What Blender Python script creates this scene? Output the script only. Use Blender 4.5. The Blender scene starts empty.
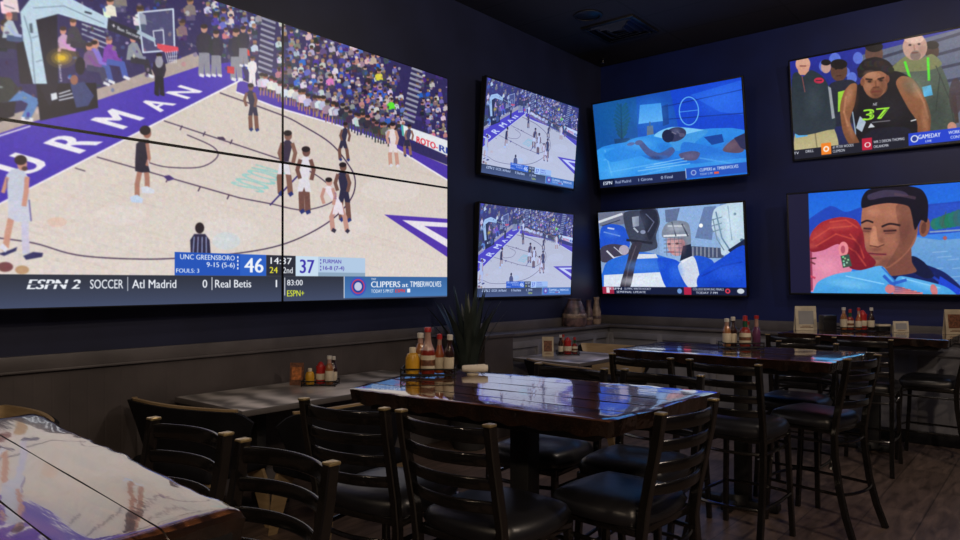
import bpy, bmesh, math, random
import numpy as np
from mathutils import Vector, Matrix
S = bpy.context.scene
COL = S.collection
PI = math.pi
# ------------------------------------------------------------------ camera
TH = math.radians(39.8); EYE = 1.52; FL = 703.0
CR = Vector((math.cos(TH), math.sin(TH), 0)); CF = Vector((-math.sin(TH), math.cos(TH), 0)); CC = Vector((4.6, 0, EYE))
cam = bpy.data.objects.new('camera', bpy.data.cameras.new('camera')); COL.objects.link(cam)
cam.location = CC; cam.rotation_euler = (PI/2, 0, TH)
cam.data.sensor_width = 36; cam.data.lens = 36*FL/960; cam.data.shift_y = 11/960; cam.data.clip_start = .02
S.camera = cam
S.view_settings.view_transform = 'Standard'; S.view_settings.look = 'None'
S.view_settings.exposure = 0; S.view_settings.gamma = 1; S.view_settings.use_curve_mapping = False

def ray(px, py): return CR*((px-480)/FL) + CF + Vector((0, 0, -(py-281)/FL))
def G(px, py, z):
    d = ray(px, py); return CC + d*((z-EYE)/d.z)

# ------------------------------------------------------------------ materials
def mat(name, base, rough=.5, metal=0., coat=0., var=.18, scale=8., spec=.5, bump=0., bscale=40., stretch=(1, 1, 1), alt=None, emit=None, trans=0., coat_rough=.03):
    m = bpy.data.materials.new(name); m.use_nodes = True
    nt = m.node_tree; b = nt.nodes['Principled BSDF']
    def L(a, c): nt.links.new(a, c)
    tc = nt.nodes.new('ShaderNodeTexCoord'); mp = nt.nodes.new('ShaderNodeMapping'); mp.inputs['Scale'].default_value = stretch
    L(tc.outputs['Object'], mp.inputs['Vector'])
    nz = nt.nodes.new('ShaderNodeTexNoise'); nz.inputs['Scale'].default_value = scale; nz.inputs['Detail'].default_value = 5
    L(mp.outputs[0], nz.inputs['Vector'])
    cr = nt.nodes.new('ShaderNodeValToRGB')
    a = alt if alt else tuple(c*(1+var) for c in base)
    lo = base if alt else tuple(c*(1-var) for c in base)
    cr.color_ramp.elements[0].position = .35; cr.color_ramp.elements[1].position = .65
    cr.color_ramp.elements[0].color = (*lo, 1); cr.color_ramp.elements[1].color = (*a, 1)
    L(nz.outputs['Fac'], cr.inputs['Fac']); L(cr.outputs[0], b.inputs['Base Color'])
    b.inputs['Roughness'].default_value = rough; b.inputs['Metallic'].default_value = metal
    b.inputs['Specular IOR Level'].default_value = spec
    b.inputs['Coat Weight'].default_value = coat; b.inputs['Coat Roughness'].default_value = coat_rough
    b.inputs['Transmission Weight'].default_value = trans
    if bump:
        n2 = nt.nodes.new('ShaderNodeTexNoise'); n2.inputs['Scale'].default_value = bscale; L(mp.outputs[0], n2.inputs['Vector'])
        bp = nt.nodes.new('ShaderNodeBump'); bp.inputs['Strength'].default_value = bump; bp.inputs['Distance'].default_value = .01
        L(n2.outputs['Fac'], bp.inputs['Height']); L(bp.outputs[0], b.inputs['Normal'])
        if coat: L(bp.outputs[0], b.inputs['Coat Normal'])
    return m
M = {}
M['lacquer'] = mat('black_lacquered_metal', (.008, .007, .0065), .16, spec=.8, bump=.08, bscale=25)
M['vinyl'] = mat('black_vinyl', (.012, .012, .015), .34, spec=.6, bump=.12, bscale=14)
M['cap'] = mat('gold_glint_post_tip', (.55, .42, .2), .3, metal=.8)  # warm lamp glint put into the gold colour of the tip
M['iron'] = mat('black_iron', (.012, .012, .013), .5)
M['wire'] = mat('black_wire', (.015, .014, .013), .4, metal=.4)
M['ply'] = mat('tan_plywood', (.36, .25, .13), .4, scale=5, stretch=(1, 1, 9), alt=(.46, .33, .18))
M['felt'] = mat('black_upholstery', (.008, .008, .011), .8, spec=.2, bump=.15, bscale=90)
M['navy_wall'] = mat('dark_navy_paint', (.015, .019, .055), .5, scale=2, bump=.03, bscale=60)
M['back_wall'] = mat('navy_paint_with_screen_glow', (.0025, .011, .1), .5, scale=2, bump=.03, bscale=60)  # navy paint, with the blue glow of the screens mixed into its colour
M['ceil_dark'] = mat('black_ceiling_paint', (.014, .014, .018), .8)
M['rail'] = mat('grey_painted_trim', (.11, .1, .102), .45, scale=4)
M['wainscot'] = mat('taupe_beadboard_paint', (.075, .064, .064), .5, scale=3)
M['panel'] = mat('grey_panel_paint', (.21, .21, .235), .45, scale=3)
M['bezel'] = mat('black_plastic', (.008, .008, .01), .35)
M['steel'] = mat('dark_steel', (.05, .05, .055), .4, metal=.8)
M['leaf'] = mat('dark_green_leaf', (.026, .038, .034), .4, scale=12, stretch=(1, 1, .2), alt=(.05, .065, .056))
M['pot'] = mat('charcoal_pot', (.03, .03, .032), .6)
M['soil'] = mat('dark_soil', (.02, .014, .01), .9)
M['laminate'] = None
M['cream'] = mat('cream_paper', (.62, .55, .42), .7)
M['white'] = mat('white_plastic', (.7, .68, .62), .45)
M['mustard'] = mat('yellow_mustard', (.62, .33, .02), .35)
M['red'] = mat('red_plastic', (.45, .02, .02), .35)
M['ketchup'] = mat('red_sauce_glass', (.24, .025, .015), .12, coat=.6)
M['hot'] = mat('orange_red_sauce_glass', (.33, .08, .02), .12, coat=.6)
M['amber'] = mat('amber_sauce_glass', (.3, .12, .04), .12, coat=.6)
M['darkglass'] = mat('dark_brown_glass', (.03, .012, .01), .1, coat=.6)
M['neck'] = mat('pale_pink_bottle_neck', (.42, .26, .22), .15, coat=.5)
M['greenglass'] = mat('green_neck_glass', (.02, .09, .05), .12, coat=.5)
M['brownbox'] = mat('brown_cardboard', (.19, .1, .05), .7)
M['purple'] = mat('dark_purple_glass', (.1, .03, .08), .15, coat=.5)
M['card'] = mat('printed_cream_card', (.5, .42, .3), .6)
M['cardgrey'] = mat('grey_card_face', (.3, .3, .31), .6, var=.06, scale=8)
M['ink'] = mat('brown_print', (.16, .06, .03), .6, var=.5, scale=50)
M['orange'] = mat('orange_print', (.5, .16, .04), .6, var=.4, scale=40)
M['ceramic'] = mat('white_cloth', (.75, .7, .62), .7)
M['vase'] = mat('mottled_brown_grey_vase', (.03, .028, .035), .4, scale=14, alt=(.2, .12, .12))
M['vase_pale'] = mat('pale_brown_vase', (.3, .22, .17), .4, scale=20, var=.4)
M['sprink'] = mat('chrome', (.7, .7, .7), .2, metal=1)

def wood_mat(name, dark, light, axis_scale, coat_ior):
    m = bpy.data.materials.new(name); m.use_nodes = True; nt = m.node_tree; b = nt.nodes['Principled BSDF']
    L = nt.links.new
    tc = nt.nodes.new('ShaderNodeTexCoord'); mp = nt.nodes.new('ShaderNodeMapping'); mp.inputs['Scale'].default_value = axis_scale
    L(tc.outputs['Object'], mp.inputs['Vector'])
    nz = nt.nodes.new('ShaderNodeTexNoise'); nz.inputs['Scale'].default_value = 3; nz.inputs['Detail'].default_value = 8; nz.inputs['Distortion'].default_value = 1.2
    L(mp.outputs[0], nz.inputs['Vector'])
    cr = nt.nodes.new('ShaderNodeValToRGB'); cr.color_ramp.elements[0].position = .38; cr.color_ramp.elements[1].position = .62
    cr.color_ramp.elements[0].color = (*dark, 1); cr.color_ramp.elements[1].color = (*light, 1)
    L(nz.outputs['Fac'], cr.inputs['Fac']); L(cr.outputs[0], b.inputs['Base Color'])
    b.inputs['Roughness'].default_value = .12; b.inputs['IOR'].default_value = 1.6
    b.inputs['Coat Weight'].default_value = 1; b.inputs['Coat Roughness'].default_value = .025; b.inputs['Coat IOR'].default_value = coat_ior
    n2 = nt.nodes.new('ShaderNodeTexNoise'); n2.inputs['Scale'].default_value = 5; n2.inputs['Detail'].default_value = 3
    L(mp.outputs[0], n2.inputs['Vector'])
    bp = nt.nodes.new('ShaderNodeBump'); bp.inputs['Strength'].default_value = .06; bp.inputs['Distance'].default_value = .003
    L(n2.outputs['Fac'], bp.inputs['Height']); L(bp.outputs[0], b.inputs['Normal']); L(bp.outputs[0], b.inputs['Coat Normal'])
    return m
M['slab'] = wood_mat('resin_coated_walnut', (.03, .012, .007), (.17, .065, .026), (1.0, 7, 7), 2.3)

M['bark'] = mat('dark_bark_edge', (.008, .005, .004), .25, coat=.7, scale=14, alt=(.022, .01, .006), bump=.5, bscale=18)
def laminate():
    m = bpy.data.materials.new('grey_swirl_laminate'); m.use_nodes = True; nt = m.node_tree; b = nt.nodes['Principled BSDF']; L = nt.links.new
    tc = nt.nodes.new('ShaderNodeTexCoord'); mp = nt.nodes.new('ShaderNodeMapping'); mp.inputs['Scale'].default_value = (1.6, .75, 1)
    L(tc.outputs['Object'], mp.inputs['Vector'])
    wv = nt.nodes.new('ShaderNodeTexWave'); wv.wave_type = 'RINGS'; wv.inputs['Scale'].default_value = 3.2; wv.inputs['Distortion'].default_value = 3.5; wv.inputs['Detail'].default_value = 2; wv.inputs['Detail Scale'].default_value = .8
    L(mp.outputs[0], wv.inputs['Vector'])
    cr = nt.nodes.new('ShaderNodeValToRGB'); cr.color_ramp.elements[0].color = (.2, .19, .19, 1); cr.color_ramp.elements[1].color = (.8, .76, .74, 1)
    L(wv.outputs['Fac'], cr.inputs['Fac']); L(cr.outputs[0], b.inputs['Base Color'])
    b.inputs['Roughness'].default_value = .3; b.inputs['Coat Weight'].default_value = .3; b.inputs['Coat Roughness'].default_value = .15
    return m
M['laminate'] = laminate()

def floor_mat():
    m = bpy.data.materials.new('dark_plank_tile'); m.use_nodes = True; nt = m.node_tree; b = nt.nodes['Principled BSDF']; L = nt.links.new
    tc = nt.nodes.new('ShaderNodeTexCoord'); mp = nt.nodes.new('ShaderNodeMapping'); mp.inputs['Rotation'].default_value = (0, 0, PI/2)
    L(tc.outputs['Object'], mp.inputs['Vector'])
    br = nt.nodes.new('ShaderNodeTexBrick'); br.inputs['Scale'].default_value = 1; br.inputs['Brick Width'].default_value = 1.2; br.inputs['Row Height'].default_value = .3
    br.inputs['Mortar Size'].default_value = .004; br.inputs['Color1'].default_value = (.165, .125, .107, 1); br.inputs['Color2'].default_value = (.11, .083, .073, 1); br.inputs['Mortar'].default_value = (.055, .043, .038, 1)
    L(mp.outputs[0], br.inputs['Vector'])
    mp2 = nt.nodes.new('ShaderNodeMapping'); mp2.inputs['Scale'].default_value = (8, 1.6, 1); L(tc.outputs['Object'], mp2.inputs['Vector'])
    nz = nt.nodes.new('ShaderNodeTexNoise'); nz.inputs['Scale'].default_value = 2.2; nz.inputs['Detail'].default_value = 8; nz.inputs['Distortion'].default_value = .8
    L(mp2.outputs[0], nz.inputs['Vector'])
    cr = nt.nodes.new('ShaderNodeValToRGB'); cr.color_ramp.elements[0].position = .3; cr.color_ramp.elements[1].position = .7
    cr.color_ramp.elements[0].color = (.45, .42, .4, 1); cr.color_ramp.elements[1].color = (1.3, 1.2, 1.15, 1)
    L(nz.outputs['Fac'], cr.inputs['Fac'])
    mx = nt.nodes.new('ShaderNodeMix'); mx.data_type = 'RGBA'; mx.blend_type = 'MULTIPLY'; mx.inputs[0].default_value = 1
    L(br.outputs['Color'], mx.inputs[6]); L(cr.outputs[0], mx.inputs[7]); L(mx.outputs[2], b.inputs['Base Color'])
    b.inputs['Roughness'].default_value = .42
    return m
M['floor'] = floor_mat()

def bead_mat():
    m = M['wainscot'].copy(); m.name = 'taupe_beadboard'; nt = m.node_tree; b = nt.nodes['Principled BSDF']; L = nt.links.new
    tc = nt.nodes.new('ShaderNodeTexCoord'); wv = nt.nodes.new('ShaderNodeTexWave'); wv.bands_direction = 'Y'; wv.inputs['Scale'].default_value = 3.2
    L(tc.outputs['Object'], wv.inputs['Vector'])
    cr = nt.nodes.new('ShaderNodeValToRGB'); cr.color_ramp.elements[0].position = .0; cr.color_ramp.elements[1].position = .06
    L(wv.outputs['Fac'], cr.inputs['Fac'])
    bp = nt.nodes.new('ShaderNodeBump'); bp.inputs['Strength'].default_value = .3; bp.inputs['Distance'].default_value = .003
    L(cr.outputs[0], bp.inputs['Height']); L(bp.outputs[0], b.inputs['Normal'])
    return m
M['bead'] = bead_mat()

def ceil_mat():
    m = bpy.data.materials.new('black_ceiling_tile'); m.use_nodes = True; nt = m.node_tree; b = nt.nodes['Principled BSDF']; L = nt.links.new
    tc = nt.nodes.new('ShaderNodeTexCoord')
    br = nt.nodes.new('ShaderNodeTexBrick'); br.offset = 0; br.inputs['Scale'].default_value = 1; br.inputs['Brick Width'].default_value = 1.22; br.inputs['Row Height'].default_value = .61
    br.inputs['Mortar Size'].default_value = .012; br.inputs['Color1'].default_value = (.04, .036, .042, 1); br.inputs['Color2'].default_value = (.035, .032, .037, 1); br.inputs['Mortar'].default_value = (.02, .02, .022, 1)
    L(tc.outputs['Object'], br.inputs['Vector']); L(br.outputs['Color'], b.inputs['Base Color'])
    b.inputs['Roughness'].default_value = .8
    return m
M['ceiling'] = ceil_mat()

# ------------------------------------------------------------------ mesh helpers
class B:
    def __init__(s): s.bm = bmesh.new()
    def box(s, c, size, rz=0, bev=0., seg=2, mx=None):
        m = Matrix.Translation(c) @ Matrix.Rotation(rz, 4, 'Z') @ Matrix.Diagonal((*size, 1))
        if mx: m = mx @ m
        r = bmesh.ops.create_cube(s.bm, size=1, matrix=m)
        if bev:
            es = set(e for v in r['verts'] for e in v.link_edges)
            bmesh.ops.bevel(s.bm, geom=list(es), offset=bev, segments=seg, affect='EDGES', profile=.5)
        return s
    def sweep(s, pts, sec, up=(0, 0, 1), closed=False, scales=None, caps=True):
        pts = [Vector(p) for p in pts]; n = len(pts); rings = []
        for i, p in enumerate(pts):
            if closed: t = pts[(i+1) % n]-pts[i-1]
            else: t = pts[min(i+1, n-1)]-pts[max(i-1, 0)]
            t.normalize(); u = Vector(up)
            if abs(t.dot(u)) > .98: u = Vector((0, 1, 0))
            a = t.cross(u).normalized(); b = a.cross(t).normalized(); k = scales[i] if scales else 1
            rings.append([s.bm.verts.new(p + a*(x*k) + b*(y*k)) for x, y in sec])
        m = len(sec)
        for i in range(n if closed else n-1):
            r0, r1 = rings[i], rings[(i+1) % n]
            for j in range(m): s.bm.faces.new((r0[j], r0[(j+1) % m], r1[(j+1) % m], r1[j]))
        if not closed and caps:
            s.bm.faces.new(rings[0][::-1]); s.bm.faces.new(rings[-1])
        return s
    def tube(s, pts, r, n=8, closed=False, scales=None): return s.sweep(pts, [(r*math.cos(2*PI*i/n), r*math.sin(2*PI*i/n)) for i in range(n)], closed=closed, scales=scales)
    def lathe(s, prof, c=(0, 0, 0), n=18):
        c = Vector(c); rings = []
        for r, z in prof:
            if r < 1e-5: rings.append([s.bm.verts.new(c+Vector((0, 0, z)))])
            else: rings.append([s.bm.verts.new(c+Vector((r*math.cos(2*PI*i/n), r*math.sin(2*PI*i/n), z))) for i in range(n)])
        for a, b in zip(rings, rings[1:]):
            for i in range(n):
                j = (i+1) % n
                if len(a) == 1 and len(b) == 1: continue
                if len(a) == 1: s.bm.faces.new((a[0], b[j], b[i]))
                elif len(b) == 1: s.bm.faces.new((a[i], a[j], b[0]))
                else: s.bm.faces.new((a[i], a[j], b[j], b[i]))
        return s
    def grid(s, fn, nu, nv, closeu=False):
        g = [[s.bm.verts.new(fn(i/nu, j/nv)) for j in range(nv+1)] for i in range(nu+1)]
        for i in range(nu):
            for j in range(nv): s.bm.faces.new((g[i][j], g[i+1][j], g[i+1][j+1], g[i][j+1]))
        return g
    def hull_faces(s, idx): pass
    def done(s, name, m, parent=None, sharp=38, loc=None, kind=None, label=None):
        bm = s.bm; bmesh.ops.recalc_face_normals(bm, faces=bm.faces[:])
        for f in bm.faces: f.smooth = True
        for e in bm.edges:
            e.smooth = not (len(e.link_faces) == 2 and e.calc_face_angle(0) > math.radians(sharp)) and len(e.link_faces) == 2
        me = bpy.data.meshes.new(name); bm.to_mesh(me); bm.free()
        for x in (m if isinstance(m, list) else [m]): me.materials.append(x)
        o = bpy.data.objects.new(name, me); COL.objects.link(o)
        if parent: o.parent = parent
        if loc: o.location = loc
        if kind: o['kind'] = kind
        if label: o['label'] = label
        return o
def tag(o, label, cat, group=None):
    o['label'] = label; o['category'] = cat
    if group: o['group'] = group
    return o
def thing(name, label, cat, loc=(0, 0, 0), rz=0, group=None):
    o = bpy.data.objects.new(name, None); COL.objects.link(o); o.location = loc; o.rotation_euler = (0, 0, rz); o.empty_display_size = .05
    return tag(o, label, cat, group)
def dup(root, loc, rz, label, group=None):
    r = root.copy(); COL.objects.link(r); r.location = loc; r.rotation_euler = (0, 0, rz); r['label'] = label
    if group: r['group'] = group
    for ch in list(root.children):
        c = ch.copy(); COL.objects.link(c); c.parent = r
        for g in list(ch.children):
            d = g.copy(); COL.objects.link(d); d.parent = c
    return r
def arc(x0, x1, y, bow, z, n=10):   # bowed bar between two posts
    return [(x0+(x1-x0)*i/n, y+bow*(1-(2*i/n-1)**2), z) for i in range(n+1)]
def rsec(w, h, r=.004):
    w /= 2; h /= 2
    return [(-w+r, -h), (w-r, -h), (w, -h+r), (w, h-r), (w-r, h), (-w+r, h), (-w, h-r), (-w, -h+r)]

# ------------------------------------------------------------------ room
BW = 7.95; CH = 4.27; XR = 9.0; YN = -4.5
B().box((XR/2, (BW+YN)/2, -.05), (XR, BW-YN, .1)).done('floor', M['floor'], kind='structure')
B().box((XR/2, (BW+YN)/2, CH+.05), (XR, BW-YN, .1)).done('ceiling', M['ceiling'], kind='structure')
B().box((-.06, (BW+YN)/2, CH/2), (.12, BW-YN+.24, CH)).done('wall_left', M['navy_wall'], kind='structure')
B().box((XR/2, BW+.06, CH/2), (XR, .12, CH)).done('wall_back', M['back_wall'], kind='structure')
B().box((XR+.06, (BW+YN)/2, CH/2), (.12, BW-YN+.24, CH)).done('wall_right', M['navy_wall'], kind='structure')
B().box((XR/2, YN-.06, CH/2), (XR, .12, CH)).done('wall_front', M['navy_wall'], kind='structure')
YF = 5.55
# near left wainscot : beadboard sheet, chair rail
B().box((.006, (YN+YF)/2, .5), (.012, YF-YN, 1.0)).done('trim_1', M['bead'], kind='structure')
b = B(); b.box((.015, (YN+YF)/2, 1.045), (.03, YF-YN, .09), bev=.004); b.box((.021, (YN+YF)/2, 1.0), (.042, YF-YN, .014), bev=.003)
b.done('trim_2', M['rail'], kind='structure')
B().box((.02, (YN+YF)/2, .06), (.04, YF-YN, .12), bev=.004).done('baseboard_left', M['rail'], kind='structure')
# pilaster where the built-in half wall starts
b = B(); b.box((.2, 5.33, .49), (.4, .44, .98)); b.box((.205, 5.33, .99), (.43, .46, .03), bev=.004)
b.done('trim_3', M['wainscot'], kind='structure')
# far half wall with ledge: left run and back run, framed recessed panels
LZ = .955; LD = .26
b = B(); b.box((LD/2-.01, (YF+BW)/2, LZ/2), (LD-.02, BW-YF, LZ)); 
for y in (5.62, 6.2, 6.8, 7.35, 7.68): b.box((LD-.005, y, .5), (.03, .07, .78), bev=.004)
for z in (.11, .86): b.box((LD-.005, (YF+BW-.2)/2, z), (.029, BW-.2-YF, .13 if z < .5 else .07), bev=.004)
b.done('trim_4', M['panel'], kind='structure')
b = B(); b.box(((XR+LD)/2, BW-LD/2+.01, LZ/2), (XR-LD, LD-.02, LZ))
for i in range(14): b.box((.3+.64*i, BW-LD+.005, .5), (.07, .03, .78), bev=.004)
for z in (.11, .86): b.box(((XR+LD)/2, BW-LD+.005, z), (XR-LD, .029, .13 if z < .5 else .07), bev=.004)
b.done('trim_5', M['panel'], kind='structure')
b = B(); b.box((.15, (YF+BW)/2, LZ+.016), (.3, BW-YF, .032), bev=.006); b.box(((XR+.3)/2, BW-.15, LZ+.016), (XR-.3, .3, .032), bev=.006)
b.box((.015, (YF+BW)/2, LZ+.082), (.03, BW-YF, .1), bev=.004); b.box((XR/2, BW-.015, LZ+.082), (XR, .03, .1), bev=.004)
b.done('trim_6', M['rail'], kind='structure')
b = B(); b.box((XR/2+.2, BW-LD-.02, .06), (XR-.5, .03, .12), bev=.004); b.done('baseboard_back', M['bezel'], kind='structure')

# ceiling fittings
p = G(620, 29, CH)
vt = thing('ceiling_vent', 'square black louvred air vent set in the dark ceiling', 'vent', (p.x, p.y, CH))
b = B()
for sx, sy, lx, ly in ((0, .29, .62, .04), (0, -.29, .62, .04), (.29, 0, .04, .54), (-.29, 0, .04, .54)): b.box((sx, sy, -.012), (lx, ly, .024), bev=.003)
b.done('frame', M['steel'], vt)
b = B()
for k in range(3):
    s_ = .25-.075*k
    for a in range(4):
        mx = Matrix.Rotation(a*PI/2, 4, 'Z') @ Matrix.Translation((0, s_, -.012-.006*k)) @ Matrix.Rotation(.6, 4, 'X')
        b.box((0, 0, 0), (2*s_, .05, .004), mx=mx)
b.done('louvre', M['steel'], vt)
p = G(588, 15, CH)
sp = thing('ceiling_speaker', 'round black speaker grille in the ceiling beside the air vent', 'speaker', (p.x, p.y, CH))
B().lathe([(.13, 0), (.15, -.004), (.15, -.012), (.125, -.016), (.12, -.006)]).done('ring', M['steel'], sp)
B().lathe([(.12, -.004), (.08, -.012), (0, -.014)]).done('grille', M['bezel'], sp)
p = G(603, 59, CH)
sk = thing('ceiling_sprinkler', 'small chrome sprinkler head on the ceiling above the blue screen', 'sprinkler', (p.x, p.y, CH))
B().lathe([(.0, 0), (.04, 0), (.04, -.006), (.012, -.012), (.01, -.03), (0, -.03)]).done('base', M['bezel'], sk)
B().lathe([(0, -.045), (.022, -.045), (.022, -.05), (.006, -.052), (.006, -.03), (0, -.03)]).done('deflector', M['sprink'], sk)

# ------------------------------------------------------------------ pictures shown on the screens (drawn here, polygon by polygon)
class Rect:
    def __init__(s, x, y, z, base, yaw, tilt, w):
        a = base+yaw; s.w = w; s.h = w*9/16; s.a = a; s.tilt = tilt
        s.r = Vector((math.cos(a), math.sin(a), 0)); n = Vector((math.sin(a), -math.cos(a), 0))
        s.u = Vector((0, 0, math.cos(tilt)))+n*math.sin(tilt); s.n = s.r.cross(s.u).normalized(); s.c = Vector((x, y, z))
    def uv(s, px, py):
        d = ray(px, py); P = CC+d*((s.c-CC).dot(s.n)/d.dot(s.n))-s.c
        return P.dot(s.r)/s.w+.5, .5-P.dot(s.u)/s.h
_txt = {}
def text_tris(t, bold=0., shear=0.):
    k = (t, bold, shear)
    if k in _txt: return _txt[k]
    cu = bpy.data.curves.new('lettering', 'FONT'); cu.body = t; cu.offset = min(bold, 0); cu.shear = shear; cu.resolution_u = 3
    o = bpy.data.objects.new('lettering', cu); COL.objects.link(o)
    bpy.context.view_layer.update()
    ev = o.evaluated_get(bpy.context.evaluated_depsgraph_get()); me = ev.to_mesh(); me.calc_loop_triangles()
    v = np.array([(q.co.x, q.co.y) for q in me.vertices]); tr = [v[list(f.vertices)] for f in me.loop_triangles]
    ev.to_mesh_clear(); bpy.data.objects.remove(o); bpy.data.curves.remove(cu)
    # normalise: cap height 1, left edge 0
    allv = np.concatenate(tr); x0 = allv[:, 0].min(); w = (allv[:, 0].max()-x0)/.7
    tr = [np.stack([(q[:, 0]-x0)/.7, q[:, 1]/.7], 1) for q in tr]
    _txt[k] = (tr, w); return _txt[k]
class Canvas:
    def __init__(s, W, H, rect): s.W, s.H, s.R = W, H, rect; s.round = False; s.a = np.zeros((H, W, 3), np.float32)
    def T(s, p, raw):
        if raw: return np.array([(x*s.W, y*s.H) for x, y in p])
        return np.array([(u*s.W, v*s.H) for u, v in (s.R.uv(x, y) for x, y in p)])
    def _mask(s, polys, SS=3):
        al = np.concatenate(polys); x0 = max(int(al[:, 0].min())-1, 0); y0 = max(int(al[:, 1].min())-1, 0)
        x1 = min(int(al[:, 0].max())+2, s.W); y1 = min(int(al[:, 1].max())+2, s.H)
        if x1 <= x0 or y1 <= y0: return None
        m = np.zeros(((y1-y0)*SS, (x1-x0)*SS), bool)
        for p in polys:
            a0 = max(int((p[:, 0].min()-x0)*SS)-1, 0); a1 = min(int((p[:, 0].max()-x0)*SS)+2, m.shape[1])
            b0 = max(int((p[:, 1].min()-y0)*SS)-1, 0); b1 = min(int((p[:, 1].max()-y0)*SS)+2, m.shape[0])
            if a1 <= a0 or b1 <= b0: continue
            X = (np.arange(a0, a1)+.5)/SS+x0; Y = (np.arange(b0, b1)+.5)/SS+y0
            ins = np.zeros((b1-b0, a1-a0), bool)
            for (xa, ya), (xb, yb) in zip(p, np.roll(p, -1, 0)):
                if ya == yb: continue
                c = (Y >= min(ya, yb)) & (Y < max(ya, yb)); xi = xa+(Y-ya)*(xb-xa)/(yb-ya)
                ins ^= c[:, None] & (X[None, :] < xi[:, None])
            m[b0:b1, a0:a1] |= ins
        return m.reshape(y1-y0, SS, x1-x0, SS).mean((1, 3)), x0, y0, x1, y1
    def fill(s, p, col, al=1., raw=False, grad=None):
        if s.round and not raw and 5 <= len(p) < 20:   # organic outlines: round the corners
            q = [p[-1]]+list(p)+[p[0], p[1]]; o_ = []
            for i in range(1, len(p)+1):
                for k in range(5):
                    t = k/5; o_.append(tuple((2*t**3-3*t*t+1)*q[i][j]+(t**3-2*t*t+t)*.4*(q[i+1][j]-q[i-1][j])+(3*t*t-2*t**3)*q[i+1][j]+(t**3-t*t)*.4*(q[i+2][j]-q[i][j]) for j in (0, 1)))
            p = o_
        r = s._mask([s.T(p, raw)])
        if r is None: return
        m, x0, y0, x1, y1 = r; m = (m*al)[..., None]; c = np.array(col, np.float32)/255
        if grad is not None:   # vertical blend to a second colour over the shape's height
            t = np.linspace(0, 1, y1-y0)[:, None, None]; c = c*(1-t)+np.array(grad, np.float32)/255*t
        s.a[y0:y1, x0:x1] = s.a[y0:y1, x0:x1]*(1-m)+c*m
    def ell(s, cx, cy, rx, ry, col, al=1., rot=0, grad=None, raw=False):
        ca, sa = math.cos(rot), math.sin(rot)
        s.fill([(cx+rx*math.cos(t)*ca-ry*math.sin(t)*sa, cy+rx*math.cos(t)*sa+ry*math.sin(t)*ca) for t in [2*PI*i/22 for i in range(22)]], col, al, raw, grad)
    def line(s, pts, w, col, al=1., raw=False):
        for (xa, ya), (xb, yb) in zip(pts, pts[1:]):
            d = math.hypot(xb-xa, yb-ya) or 1; nx, ny = -(yb-ya)/d*w/2, (xb-xa)/d*w/2; ex, ey = (xb-xa)/d*w*.25, (yb-ya)/d*w*.25
            s.fill([(xa+nx-ex, ya+ny-ey), (xb+nx+ex, yb+ny+ey), (xb-nx+ex, yb-ny+ey), (xa-nx-ex, ya-ny-ey)], col, al, raw)
    def curve(s, pts, w, col, al=1., n=6):   # Catmull-Rom
        q = [pts[0]]+list(pts)+[pts[-1]]; out = []
        for i in range(1, len(q)-2):
            for k in range(n):
                t = k/n; out.append(tuple(.5*(2*q[i][j]+(q[i+1][j]-q[i-1][j])*t+(2*q[i-1][j]-5*q[i][j]+4*q[i+1][j]-q[i+2][j])*t*t+(3*q[i][j]-q[i-1][j]-3*q[i+1][j]+q[i+2][j])*t**3) for j in (0, 1)))
        s.line(out+[pts[-1]], w, col, al)
    def text(s, t, o, ex, ey, col, bold=.02, shear=0., raw=False, width=None, al=1.):   # o: left end of the baseline, ex: direction, ey: cap height
        tr, w = text_tris(t, bold, shear)
        k = width/w if width else 1
        o = np.array(o, float); ex = np.array(ex, float)*k; ey = np.array(ey, float)
        polys = [s.T([tuple(o+ex*(x+d)+ey*y) for x, y in q], raw) for d in ((-bold, 0, bold) if bold > 0 else (0,)) for q in tr]
        r = s._mask(polys)
        if r is None: return
        m, x0, y0, x1, y1 = r; m = (m*al)[..., None]; s.a[y0:y1, x0:x1] = s.a[y0:y1, x0:x1]*(1-m)+np.array(col, np.float32)/255*m
    def soft(s, cx, cy, rx, ry, col, al=.6, rot=0.):   # soft round patch, fading to nothing at its rim
        p = s.T([(cx, cy), (cx+rx*math.cos(rot), cy+rx*math.sin(rot)), (cx-ry*math.sin(rot), cy+ry*math.cos(rot))], False)
        A = np.stack([p[1]-p[0], p[2]-p[0]], 1); e = np.abs(A).sum(1); x0, x1 = max(int(p[0][0]-e[0]), 0), min(int(p[0][0]+e[0])+1, s.W); y0, y1 = max(int(p[0][1]-e[1]), 0), min(int(p[0][1]+e[1])+1, s.H)
        if x1 <= x0 or y1 <= y0: return
        X, Y = np.meshgrid(np.arange(x0, x1)+.5-p[0][0], np.arange(y0, y1)+.5-p[0][1]); I = np.linalg.inv(A)
        q = (I[0, 0]*X+I[0, 1]*Y)**2+(I[1, 0]*X+I[1, 1]*Y)**2
        m = (al*np.clip(1-q, 0, 1)**1.5)[..., None]; s.a[y0:y1, x0:x1] = s.a[y0:y1, x0:x1]*(1-m)+np.array(col, np.float32)/255*m
    def grain(s, amt, cell=3, seed=1):   # uneven camera texture of the broadcast picture
        r = np.random.RandomState(seed); 
        for k, a in ((cell, amt), (cell*3, amt*.8)):
            n = r.normal(0, a, (s.H//k+2, s.W//k+2, 3))*np.array([1, .9, 1.1]); n += r.normal(0, a, n.shape[:2])[..., None]
            s.a = s.a+np.kron(n, np.ones((k, k, 1)))[:s.H, :s.W].astype(np.float32)*(.35+.65*s.a)
        s.a = np.clip(s.a, 0, 1)
    def lift(s, col, k): s.a = s.a*(1-k)+np.array(col, np.float32)/255*k
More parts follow.
